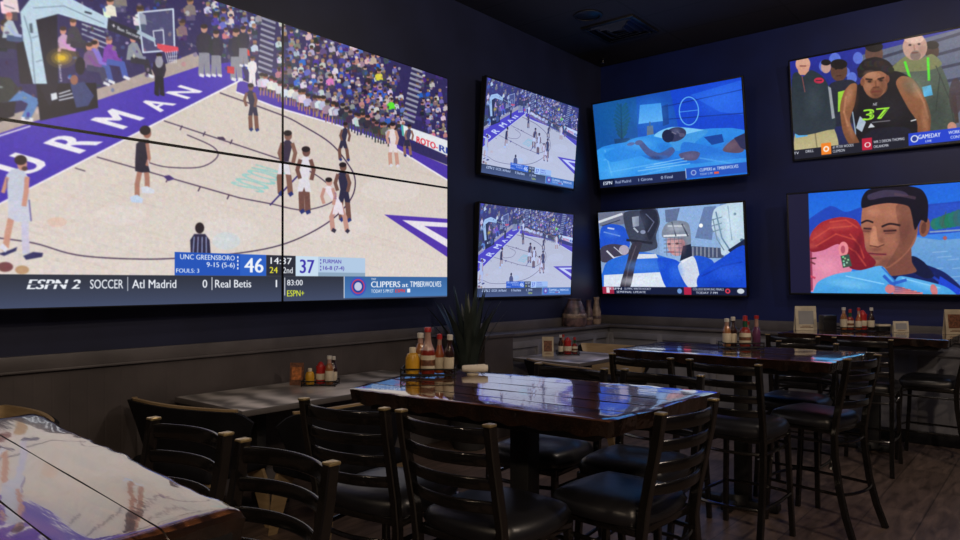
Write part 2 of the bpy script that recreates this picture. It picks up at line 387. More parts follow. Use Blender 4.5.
    def blur(s, n=1):
        for _ in range(n):
            for ax in (0, 1):
                p = np.pad(s.a, [(1, 1) if i == ax else (0, 0) for i in range(3)], 'edge'); L_ = s.a.shape[ax]
                s.a = (np.take(p, range(0, L_), ax)+2*np.take(p, range(1, L_+1), ax)+np.take(p, range(2, L_+2), ax))/4
    def image(s, name):
        im = bpy.data.images.new(name, s.W, s.H); px = np.ones((s.H, s.W, 4), np.float32); px[..., :3] = np.clip(s.a[::-1], 0, 1)
        im.pixels.foreach_set(px.ravel()); im.update(); im.pack(); return im
def screen_mat(name, im, gain=1.):
    m = bpy.data.materials.new(name); m.use_nodes = True; nt = m.node_tree; b = nt.nodes['Principled BSDF']
    t = nt.nodes.new('ShaderNodeTexImage'); t.image = im; t.extension = 'EXTEND'
    b.inputs['Base Color'].default_value = (.004, .004, .005, 1); b.inputs['Roughness'].default_value = .35
    nt.links.new(t.outputs['Color'], b.inputs['Emission Color']); b.inputs['Emission Strength'].default_value = gain
    return m
rnd = random.Random(7)
def jit(c, k=12): return tuple(max(0, min(255, v+rnd.uniform(-k, k))) for v in c)

WALL = Rect(.222, 3.009, 2.382, PI/2, .015, .002, 3.62)
def broadcast():
    c = Canvas(1600, 900, WALL)
    W_ = (216, 202, 190)
    c.fill([(0, 0), (1, 0), (1, 1), (0, 1)], (206, 194, 180), raw=True, grad=(228, 217, 206))
    # plank tone along the court
    for k in range(150):
        x = rnd.uniform(-10, 430); y = rnd.uniform(80, 280); l = rnd.uniform(20, 60)
        c.line([(x, y), (x+l, y+l*.287)], rnd.uniform(.8, 2), jit((206, 188, 170), 14), .22)
    for x, y, r_ in ((330, 225, 40), (390, 190, 30), (230, 230, 30), (120, 215, 25)): c.ell(x, y, r_, r_*.4, (238, 230, 228), .25)
    c.ell(57, 222, 10, 5, (235, 170, 140), .35); c.ell(226, 241, 14, 9, (205, 222, 226), .6)
    # stands behind
    c.fill([(-20, -90), (460, 60), (460, 170), (398, 146), (278, 93), (204, 66), (150, 85), (42, 120), (-20, 142)], (42, 36, 84))
    for k in range(260):
        x = rnd.uniform(-10, 447); y = rnd.uniform(-70, 150)
        if y < 62+.405*(x-205)-6 and (x > 205 or y < 128-.33*x): c.fill([(x, y), (x+7, y+2), (x+7, y+6), (x, y+4)], jit((55, 48, 130), 22), .7)
    # floor strip in front of the seats on the left, the purple lane and the far sideline
    c.fill([(-20, 142), (42, 119), (204, 66), (196, 52), (120, 82), (60, 100), (-20, 124)], (176, 160, 150))
    c.fill([(-20, 140), (42, 119), (200, 66), (240, 61), (245, 78), (-20, 214)], (66, 44, 172))
    c.fill([(200, 66), (218, 73), (278, 93), (339, 118), (398, 145), (450, 167), (450, 182), (387, 144), (337, 125), (275, 107), (236, 92), (238, 80)], (72, 48, 164))
    c.line([(-20, 214), (143, 130), (241, 80)], 1.8, (240, 236, 240)); c.line([(-20, 142), (30, 126)], 1.5, (230, 226, 235))
    c.line([(236, 92), (275, 107), (337, 125), (387, 143), (450, 182)], 1.6, (236, 230, 236))
    # letters on the baseline
    for t, o, dx, ux in (('F', (-25, 201), 23, 40), ('U', (27, 176), 24, 38), ('R', (81, 153), 21, 38), ('M', (124, 129), 20, 34), ('A', (161, 112), 15, 25), ('N', (188, 99), 14, 23)):
        w = text_tris(t, .05)[1]
        c.text(t, o, (dx/w, -.515*dx/w), (-ux, -.287*ux), (238, 236, 240), bold=.05)
    # court lines
    dk = (62, 44, 70)
    c.line([(97, 157), (240, 198), (272, 204)], 1.1, dk); c.line([(164, 121), (240, 146), (300, 166)], 1.1, dk); c.line([(270, 205), (301, 172)], 1.6, (60, 45, 110))
    for x, y in ((168, 178), (200, 187), (229, 195), (232, 140), (205, 132), (182, 126)): c.line([(x, y), (x-2, y+4)], 1.2, dk)
    c.fill([(163, 176), (169, 175), (175, 179), (168, 181)], (70, 50, 110)); c.fill([(217, 137), (223, 137), (226, 140), (219, 140)], dk)
    c.curve([(187, 135), (213, 147), (217, 157), (200, 167), (167, 167), (147, 162)], 1, dk)
    c.curve([(272, 204), (303, 210), (330, 203), (335, 193), (323, 180), (307, 170), (296, 167)], 1, dk)
    c.curve([(-10, 237), (33, 243), (67, 253), (93, 257), (133, 259), (173, 258.5), (240, 253), (287, 243), (327, 223), (350, 200), (355, 180), (347, 163), (330, 143), (303, 126), (281, 115), (220, 93)], 1.2, dk)
    c.line([(75, 168), (85, 171)], 1, dk)
    c.fill([(384, 214.5), (450, 219), (450, 259)], (78, 48, 168)); c.fill([(402, 220), (450, 223), (450, 249)], (236, 230, 236)); c.fill([(424, 226), (450, 227.5), (450, 241)], (78, 48, 168))
    c.text('SOCON', (262, 193), (26, -19), (-33, -10), (150, 206, 198), bold=.05, width=1)
    c.text('SOCON', (259.4, 191.6), (25.2, -18.4), (-30, -9.1), (214, 208, 200), bold=-.03, width=1, al=.3)
    # far stands: rows of people, near rows first hidden by nothing
    shirts = [(205, 202, 212), (176, 176, 192), (84, 78, 130), (48, 44, 80), (58, 42, 130), (74, 58, 160), (40, 38, 52), (30, 28, 40), (110, 100, 170), (150, 140, 150), (190, 120, 130), (90, 110, 180), (66, 62, 92), (205, 195, 190), (40, 90, 200), (130, 110, 105)]
    def seated(x, y, h, sh, sk, hair):
        c.ell(x, y-h*.78, h*.14, h*.17, sk); c.ell(x, y-h*.87, h*.15, h*.1, hair)
        c.fill([(x-h*.24, y-h*.2), (x-h*.2, y-h*.58), (x-h*.06, y-h*.66), (x+h*.06, y-h*.66), (x+h*.2, y-h*.58), (x+h*.26, y-h*.2)], sh)
        c.fill([(x-h*.2, y-h*.22), (x+h*.2, y-h*.22), (x+h*.22, y+h*.02), (x-h*.16, y+h*.02)], jit((60, 56, 84), 26))
        c.line([(x-h*.24, y-h*.5), (x-h*.2, y-h*.22), (x, y-h*.2)], h*.09, jit(sh, 20))
    skins = [(190, 140, 120), (205, 160, 140), (120, 80, 62), (170, 120, 100)]
    for k in range(11, 0, -1):
        x = 206+rnd.uniform(0, 4)
        while x < 447:
            sc = 1-.38*(x-205)/242; y = 58+.405*(x-205)-k*8.6*sc
            stairs = 258+k*.3 < x < 277 or 409 < x+k*1.0 < 424
            if not stairs and rnd.random() < (.74 if k < 9 and x > 285 else .5):
                seated(x, y, 15*sc*rnd.uniform(.9, 1.12), jit(rnd.choice(shirts), 14), jit(rnd.choice(skins), 14), jit(rnd.choice([(40, 30, 30), (70, 50, 40), (150, 120, 90), (210, 205, 205)]), 10))
            x += 7.2*sc*rnd.uniform(.85, 1.25)
    for xs, y0, y1, w0 in ((262, 18, 72, 13), (408, 68, 118, 11)):
        for k in range(11):
            t = k/10; y = y0+(y1-y0)*t; x = xs-(4*t if xs < 300 else 9*t-4)
            c.line([(x, y), (x+w0, y+w0*.38)], 2.2, (150, 152, 168)); c.line([(x, y+2), (x+w0, y+2+w0*.38)], 1.2, (50, 48, 72))
    for x, y, col in ((397-6, 107, (90, 230, 40)), (379, 78, (225, 210, 60)), (342, 50, (40, 110, 215)), (330, 83, (220, 120, 190)), (246, 54, (225, 60, 50)), (345, 46, (60, 70, 160)), (373, 62, (190, 170, 150))):
        seated(x, y+5, 15, col, (190, 140, 115), (50, 38, 34))
    for k in range(700):
        x = rnd.uniform(206, 447); yb_ = 60+.405*(x-205); y = yb_-rnd.uniform(0, 95); sc = 1-.38*(x-205)/242
        if not (258 < x < 277 or 409 < x+(yb_-y)*.1 < 424): c.ell(x, y, rnd.uniform(.6, 2.2)*sc, rnd.uniform(.6, 2.4)*sc, jit(rnd.choice(shirts), 25), rnd.uniform(.4, .9))
    # bench, seated side by side: home whites, then dark suits
    for i in range(17):
        x = 262+i*4.7+rnd.uniform(-1.4, 1.4); y = 79+.41*(x-262)+rnd.uniform(-1.5, 1.5); seated(x, y+10, 17*rnd.uniform(.88, 1.08), jit(rnd.choice([(224, 218, 224), (224, 218, 224), (196, 190, 206), (150, 140, 160)]), 12), jit((150, 100, 82), 30), (40, 30, 28))
        c.line([(x-1, y+8), (x-1.5, y+15)], 1.3, jit((170, 120, 100), 20)); c.line([(x+1.5, y+8), (x+1.5, y+15)], 1.3, jit((170, 120, 100), 20))
    for i in range(14):
        x = 338+i*4.3+rnd.uniform(-1.3, 1.3); y = 109+.41*(x-338)+rnd.uniform(-1.5, 1.5); seated(x, y+10, 16*rnd.uniform(.88, 1.08), jit(rnd.choice([(52, 48, 60), (52, 48, 60), (90, 86, 100), (200, 196, 206)]), 12), jit((170, 120, 100), 30), (40, 30, 28))
        c.line([(x-1, y+8), (x-1.5, y+16)], 1.5, jit((70, 66, 78), 14)); c.line([(x+1.5, y+8), (x+1.5, y+16)], 1.5, jit((70, 66, 78), 14))
    # advertising board
    c.fill([(401, 124.5), (450, 141.5), (450, 157), (402, 135.5)], (232, 236, 238)); c.fill([(401, 124.5), (403, 125.2), (404, 136), (402, 135.5)], (70, 170, 160))
    c.text('ROTO-', (416.5, 142.5), (1, .36), (0, -6.4), (222, 30, 48), bold=.05, width=21); c.text('R', (439.3, 151), (1, .36), (0, -6.4), (40, 60, 150), bold=.05, width=6)
    c.text('R', (446, 153.5), (1, .36), (0, -6.4), (40, 60, 150), bold=.05, width=6)
    # left stands, larger people
    big = [(8, -22, 34), (30, -30, 34), (62, -12, 32), (95, -22, 30), (120, 12, 28), (150, -20, 28), (130, -30, 28), (175, -10, 26), (190, 20, 24), (10, 20, 36), (6, 58, 40), (110, 22, 26), (140, 30, 26), (182, 40, 22), (76, -40, 34), (40, -45, 34), (160, 8, 26), (12, -55, 34), (110, -50, 30), (180, -45, 26)]
    for x, y, h in big: seated(x, y, h, jit(rnd.choice([(40, 40, 60), (60, 70, 150), (225, 220, 222), (130, 110, 100), (70, 60, 160)]), 14), jit(rnd.choice(skins), 12), (60, 46, 40))
    for a, b_ in (((82, 24), (104, 32)), ((82, 29), (108, 39)), ((82, 34), (112, 46)), ((88, 42), (116, 52))): c.line([a, b_], 1.8, (150, 160, 176))
    c.ell(95, 44, 4, 5, (190, 140, 120))
    for x, y, sh, pn, hr in ((66, 58, (200, 160, 190), (60, 50, 60), (60, 40, 36)), (76, 50, (60, 56, 66), (50, 46, 60), (90, 66, 50)), (97, 72, (128, 112, 206), (66, 88, 160), (40, 30, 30)), (112, 68, (128, 60, 170), (66, 88, 170), (120, 70, 50)), (136, 66, (140, 146, 152), (40, 40, 52), (40, 36, 36)), (12, 44, (180, 196, 200), (60, 80, 120), (200, 110, 100)), (92, 74, (120, 90, 130), (60, 60, 90), (60, 46, 40))):
        c.ell(x-3, y-27, 3.2, 4, (205, 140, 118)); c.ell(x-3, y-29.5, 3.4, 2.2, hr)
        c.fill([(x-10, y-6), (x-8, y-20), (x-4, y-24), (x+1, y-23), (x+6, y-12), (x+8, y-6)], sh)
        c.line([(x-4, y-6), (x+10, y-4), (x+13, y+8)], 6, pn); c.line([(x+12, y+9), (x+17, y+11)], 3, (225, 225, 230))
        c.line([(x-3, y-18), (x+3, y-9), (x+9, y-8)], 3, jit(sh, 18))
    c.fill([(-20, 130), (-20, 96), (16, 100), (14, 116)], (30, 28, 36)); c.line([(4, 98), (22, 96), (34, 102), (26, 118)], 9, (84, 128, 184)); c.fill([(-10, 76), (10, 78), (20, 90), (8, 102), (-12, 104)], (46, 52, 50)); c.line([(22, 119), (32, 120)], 4, (226, 226, 226))
    for k in range(260):
        x = rnd.uniform(-5, 204); y = rnd.uniform(-70, 128-.33*x)
        c.ell(x, y, rnd.uniform(.8, 2.6), rnd.uniform(.8, 2.6), jit(rnd.choice(shirts), 25), rnd.uniform(.3, .8))
    for k in range(26):   # rails and aisles between the seats
        x = rnd.uniform(-5, 200); y = rnd.uniform(-60, 60); c.line([(x, y), (x+rnd.uniform(6, 16), y+rnd.uniform(1, 4))], 1.1, jit((90, 92, 120), 30), .7)
    # basket support
    c.fill([(36, 84), (96, 83), (98, 108), (40, 121)], (14, 14, 26)); c.fill([(35, 18), (57, 12), (58, 84), (50, 108), (38, 84)], (22, 22, 38)); c.fill([(16, 44), (29, 39), (33, 84), (20, 84)], (24, 24, 36))
    c.fill([(20, 12), (30, -1), (70, -2), (108, 18), (107, 29), (58, 14), (36, 20), (47, 84), (33, 84), (23, 40)], (186, 212, 226))
    c.line([(24, 16), (31, 40), (35, 84)], 1, (110, 130, 150)); c.fill([(29, 24), (32, 23), (33, 33), (30, 33)], (80, 98, 112)); c.line([(33, 8), (64, 6), (104, 24)], .8, (110, 130, 150)); c.fill([(85, 11), (92, 13), (91, 14.5), (84, 12.5)], (40, 46, 60)); c.line([(32, 38), (38, 36)], 1, (120, 140, 160)); c.line([(36, 62), (42, 60)], 1, (120, 140, 160))
    c.fill([(108, 19), (138, 31), (144, 44), (107, 29.5)], (34, 36, 48)); c.text('Bon Secours', (117, 29.5), (1, .42), (.6, -3.6), (236, 236, 240), bold=.03, width=23); c.text('+', (111.5, 27.5), (5, 2.1), (.6, -5), (236, 236, 240), bold=.04)
    c.text('Bon Secours', (57.3, 54), (.1, 1), (3, -.2), (226, 226, 232), bold=.03, width=28)
    c.fill([(50.5, 94), (56.5, 92.5), (57.5, 99), (51.5, 101)], (220, 224, 230))
    for k, w in ((0, 11), (1, 13), (2, 16)): c.line([(59, 94+3.2*k), (59+w, 90.5+3.2*k)], 1.5, (200, 204, 214))
    for r_, a in ((13, .16), (9, .25), (6, .4), (3.4, .9)): c.ell(61.5, 58, r_*1.2, r_*.8, (236, 190, 30), a)
    c.ell(80, 66, 5, 9, (24, 22, 34)); c.fill([(70, 84), (84, 82), (94, 96), (88, 106), (76, 108)], (50, 62, 110)); c.ell(74, 80, 4, 5, (150, 100, 80))
    # glass backboard, rim and net
    c.fill([(138, 12.5), (173, 9), (174.5, 50), (143, 52.5)], (90, 96, 130), .5); c.line([(138, 12.5), (173, 9), (174.5, 50), (143, 52.5), (138, 12.5)], 1.7, (206, 220, 232)); c.line([(153, 31), (163, 30), (164, 44), (155, 46), (153, 31)], 1.1, (220, 228, 236))
    c.line([(138, 32), (154, 40)], 4, (170, 190, 206)); c.fill([(157, 43.5), (178, 47), (178.5, 51), (166, 53), (157, 48)], (222, 70, 84))
    for k in range(6): c.line([(165+2.3*k, 52-.3*k), (168+1.6*k, 63)], .7, (226, 226, 232))
    c.line([(168, 57), (177, 56)], .6, (226, 226, 232)); c.line([(168.5, 60.5), (176, 60)], .6, (226, 226, 232))
    # referee under the basket and people standing at the end of the lane
    def stand(x, y, h, sh, pn, sk=(190, 140, 120), hr=(50, 38, 34), shoe=(225, 225, 230)):
        c.line([(x-.75*h*.06, y-h*.48), (x-.75*h*.08, y-h*.04)], h*.11, pn); c.line([(x+.75*h*.06, y-h*.48), (x+.75*h*.09, y-h*.04)], h*.11, pn)
        c.line([(x-.75*h*.1, y-h*.02), (x-.75*h*.02, y)], h*.06, shoe); c.line([(x+.75*h*.07, y-h*.02), (x+.75*h*.15, y)], h*.06, shoe)
        c.fill([(x-.75*h*.13, y-h*.45), (x-.75*h*.15, y-h*.78), (x-.75*h*.06, y-h*.84), (x+.75*h*.06, y-h*.84), (x+.75*h*.15, y-h*.78), (x+.75*h*.13, y-h*.45)], sh)
        c.line([(x-.75*h*.14, y-h*.76), (x-.75*h*.17, y-h*.6), (x-.75*h*.1, y-h*.48)], h*.07, jit(sh, 10)); c.line([(x+.75*h*.14, y-h*.76), (x+.75*h*.17, y-h*.6), (x+.75*h*.12, y-h*.46)], h*.07, jit(sh, 10))
        c.ell(x, y-h*.91, h*.065, h*.08, sk); c.ell(x, y-h*.955, h*.07, h*.045, hr)
    stand(159, 95, 42, (30, 28, 42), (24, 22, 34), hr=(24, 20, 20), shoe=(20, 18, 24)); c.ell(159, 62, 4, 6, (150, 150, 160))
    for x, y, h in ((204, 76, 52), (216, 76, 46), (236, 80, 52), (243, 66, 40)): stand(x, y, h, (44, 42, 56), (138, 138, 148))
    c.fill([(227, 66), (234, 67), (234, 74), (227, 73)], (200, 50, 60))
    stand(252, 86, 30, (232, 226, 228), (232, 226, 228), (150, 100, 80))
    # players
    def limb(pts, w, col): c.line(pts, w, col)
    sk = (172, 118, 98)
    # big player in white on the left
    limb([(12, 214), (8, 232), (5, 250)], 6.5, (206, 150, 128)); limb([(25, 215), (25, 234), (26, 252)], 7.5, (206, 202, 220))
    c.fill([(-2, 254), (10, 250), (17, 247), (16, 251), (4, 256)], (50, 48, 92)); c.fill([(23, 256), (33, 252), (43, 253), (42, 257), (26, 260)], (50, 48, 92)); limb([(2, 246), (6, 250)], 5, (226, 226, 232))
    c.fill([(8, 198), (28, 198), (31, 221), (18, 222), (8, 218)], (206, 208, 222)); c.fill([(6, 175), (12, 169), (22, 168), (28, 177), (29, 199), (8, 202)], (198, 204, 218)); c.line([(29, 200), (31, 221)], 1.2, (90, 80, 150))
    limb([(27, 178), (26, 192), (24, 205)], 5, (204, 146, 124)); limb([(7, 178), (3, 192)], 4, (204, 146, 124)); c.text('1', (6.5, 189), (5, 0), (0, -11), (90, 80, 140), bold=.04)
    c.ell(22, 164, 5, 6.5, (196, 140, 120)); c.ell(20.5, 160, 6.3, 5, (44, 30, 30)); c.ell(24.5, 168.5, 3, 2.4, (80, 54, 48)); c.ell(5, 267, 8, 5, (120, 70, 70)); c.ell(22, 270, 7, 4.5, (190, 150, 110))
    # player in dark facing away
    limb([(140, 170), (137, 184), (137, 196)], 5, sk); limb([(146, 170), (147, 178), (147, 188)], 5, sk)
    c.fill([(130, 197), (137, 194.5), (143, 199), (142, 203), (131, 202)], (196, 214, 236)); c.fill([(141, 187), (147, 186), (154.5, 190), (154, 193.5), (142, 193)], (214, 220, 232))
    c.fill([(135, 161), (147, 161), (150, 172), (142, 172.5), (135, 171)], (34, 30, 44)); c.fill([(136, 144), (141, 139.5), (149, 140), (147.5, 163), (135, 163)], (34, 30, 44)); limb([(147, 144), (149, 158), (147, 165)], 3.4, sk)
    c.ell(147, 133.5, 4, 5, (150, 96, 78)); c.ell(145, 130.5, 5.5, 4.8, (26, 20, 24)); c.line([(148, 160), (150, 171)], .8, (220, 220, 226))
    # referee, back to us
    c.ell(199.5, 228, 4.6, 5.6, (40, 30, 34)); c.fill([(190.5, 254), (190, 240), (194, 234), (205, 234), (209.5, 240), (210.5, 254)], (44, 40, 64))
    for k in range(4): c.line([(194+4*k, 237), (193+4.4*k, 253)], 1, (150, 160, 200))
    # others on the floor
    def player(x, y, h, jer, sh, skn, lean=0, stride=.14, hair=(30, 22, 24), shoe=(40, 50, 110)):
        hx = x+lean*h; w = h*.62
        limb([(x-w*.04, y-h*.5), (x-w*stride, y-h*.26), (x-w*stride*.8, y-h*.03)], h*.085, skn); limb([(x+w*.05, y-h*.5), (x+w*stride, y-h*.25), (x+w*stride*1.3, y-h*.02)], h*.085, skn)
        limb([(x-w*stride*.8, y-h*.02), (x-w*stride*.5, y)], h*.07, shoe); limb([(x+w*stride*1.3, y-h*.01), (x+w*stride*1.5, y+h*.01)], h*.07, shoe)
        c.fill([(x-w*.11, y-h*.52), (x+w*.11, y-h*.52), (x+w*.17, y-h*.3), (x+w*.03, y-h*.31), (x, y-h*.38), (x-w*.04, y-h*.31), (x-w*.17, y-h*.31)], sh)
        c.fill([(x-w*.1, y-h*.5), (hx-w*.13, y-h*.79), (hx-w*.04, y-h*.84), (hx+w*.05, y-h*.84), (hx+w*.13, y-h*.79), (x+w*.11, y-h*.5)], jer)
        limb([(hx-w*.13, y-h*.78), (hx-w*.2, y-h*.64), (hx-w*.14, y-h*.52)], h*.06, skn); limb([(hx+w*.13, y-h*.78), (hx+w*.2, y-h*.64), (hx+w*.15, y-h*.5)], h*.06, skn)
        c.ell(hx+w*.02, y-h*.91, h*.06, h*.075, skn); c.ell(hx+w*.01, y-h*.95, h*.065, h*.045, hair)
    dj = (40, 38, 62); wj = (226, 222, 228)
    player(253, 130, 47, dj, dj, (120, 80, 66), -.06, .1); player(284, 194, 64, (52, 42, 62), (226, 222, 228), (130, 90, 76), .05, .12); player(304, 212, 66, wj, wj, (112, 74, 64), .02, .07)
    player(343, 160, 38, dj, dj, (110, 74, 62), .05, .16); player(393, 166, 44, (228, 214, 214), (228, 216, 216), (200, 150, 130), -.02, .12, shoe=(220, 220, 226)); player(407, 156, 32, (66, 60, 90), (40, 38, 60), (140, 100, 84), .06, .14)
    player(344, 220, 58, dj, dj, (112, 76, 64), -.03, .1); player(338, 231, 54, (234, 224, 230), (234, 222, 228), (196, 146, 130), -.18, .2, shoe=(50, 44, 60)); c.text('2', (334, 199), (4, .3), (0, -7), (150, 110, 140), bold=.04)
    # scoreboard and ticker: straight in the picture, so laid out in the picture's own frame
    c.blur(2); c.grain(.011, 3); c.blur(1); c.lift((150, 140, 190), .06)
    def U(px, py): return c.R.uv(px, py)
    y0 = U(200, 252.8)[1]; y1 = U(200, 275.6)[1]; yb = y1
    def X(px): return U(px, 278)[0]
    def bx(a, b_, t0, t1, col, grad=None, al=1): c.fill([(a, t0), (b_, t0), (b_, t1), (a, t1)], col, al, raw=True, grad=grad)
    def tx(t, a, b_, ya, yc, col, bold=.02, shear=0.): c.text(t, (a, yc), (1, 0), (0, -(yc-ya)), col, bold, shear, raw=True, width=b_-a)
    hh = y1-y0
    bx(X(174.5), X(240), y0, y1, (36, 84, 184)); bx(X(240), X(266), y0, y1, (44, 96, 196)); bx(X(266), X(295.5), y0, y1, (44, 46, 58)); bx(X(295.5), X(318), y0, y1, (200, 222, 240)); bx(X(318), X(365), y0, y1-hh*.2, (178, 202, 228)); bx(X(318), X(365), y1-hh*.2, y1, (140, 166, 190))
    wt = (240, 244, 250)
    tx('UNC GREENSBORO', X(180), X(234.5), y0+hh*.08, y0+hh*.3, wt); tx('9-15 (5-6)', X(206.5), X(234.5), y0+hh*.4, y0+hh*.62, wt); tx('FOULS: 3', X(176), X(199), y0+hh*.7, y0+hh*.88, wt)
    tx('46', X(244.5), X(263), y0+hh*.16, y0+hh*.84, wt, .03)
    tx('14:37', X(270.5), X(291.5), y0+hh*.1, y0+hh*.42, wt); tx('24', X(269.5), X(277.5), y0+hh*.56, y0+hh*.86, (236, 230, 60)); tx('2nd', X(283), X(292.5), y0+hh*.56, y0+hh*.86, wt)
    tx('37', X(300), X(314), y0+hh*.16, y0+hh*.84, (62, 52, 170), .03); tx('FURMAN', X(323), X(341), y0+hh*.12, y0+hh*.32, (84, 70, 170)); tx('16-8 (7-4)', X(323), X(344), y0+hh*.46, y0+hh*.66, (84, 70, 170))
    for k in range(4):
        bx(X(237), X(238.2), y0+hh*(.1+.17*k), y0+hh*(.2+.17*k), wt); bx(X(320), X(321), y0+hh*(.12+.17*k), y0+hh*(.2+.17*k), (84, 70, 170))
    bx(-.01, 1.01, y1, 1.01, (46, 50, 62), grad=(66, 76, 104))
    th = 1-y1
    ta, tb = y1+th*.14, y1+th*.42
    tx('ESPN 2', X(27), X(80), ta, tb, (236, 240, 246), .05, .25); bx(X(27), X(80), (ta+tb)/2-.002, (ta+tb)/2+.001, (50, 54, 68))
    tx('SOCCER', X(90), X(123), ta, tb, wt); bx(X(127.2), X(127.9), ta-.008, tb+.008, wt); tx('Atl Madrid', X(132), X(176), ta, tb, wt); tx('0', X(202.5), X(207), ta, tb, wt); bx(X(211.5), X(212.2), ta-.008, tb+.008, wt)
    tx('Real Betis', X(215), X(251), ta, tb, wt); tx('1', X(275.5), X(277), ta, tb, wt, .0); bx(X(284.3), X(285), ta-.008, tb+.03, wt); tx('83:00', X(287), X(302.5), ta, tb-.006, wt); tx('ESPN+', X(287), X(304), tb+th*.12, tb+th*.36, (224, 236, 60))
    bx(X(344), X(451), y1, y1+th*.9, (54, 100, 158), grad=(72, 124, 186)); bx(X(343.6), X(344.4), y1, y1+th*.9, (210, 216, 226))
    u0, v0 = X(358), y1+th*.42
    for r_, col in ((.024, (60, 84, 190)), (.019, (200, 60, 90)), (.016, (40, 60, 150)), (.011, (190, 200, 226))): c.ell(u0, v0, r_, r_*1.55, col, raw=True)
    tx('CLIPPERS', X(371), X(400), y1+th*.2, y1+th*.46, wt, .03); tx('at', X(402), X(408), y1+th*.26, y1+th*.46, wt); tx('TIMBERWOLVES', X(410), X(441), y1+th*.2, y1+th*.46, wt, .03)
    tx('TODAY 5 PM ET', X(371), X(393.5), y1+th*.55, y1+th*.7, wt); tx('ESPN', X(395), X(405), y1+th*.55, y1+th*.7, (226, 60, 60), .05, .2); bx(X(407), X(410), y1+th*.54, y1+th*.71, wt); tx('TNT', X(371), X(376), y1+th*.06, y1+th*.15, wt)
    c.blur(1)
    return c

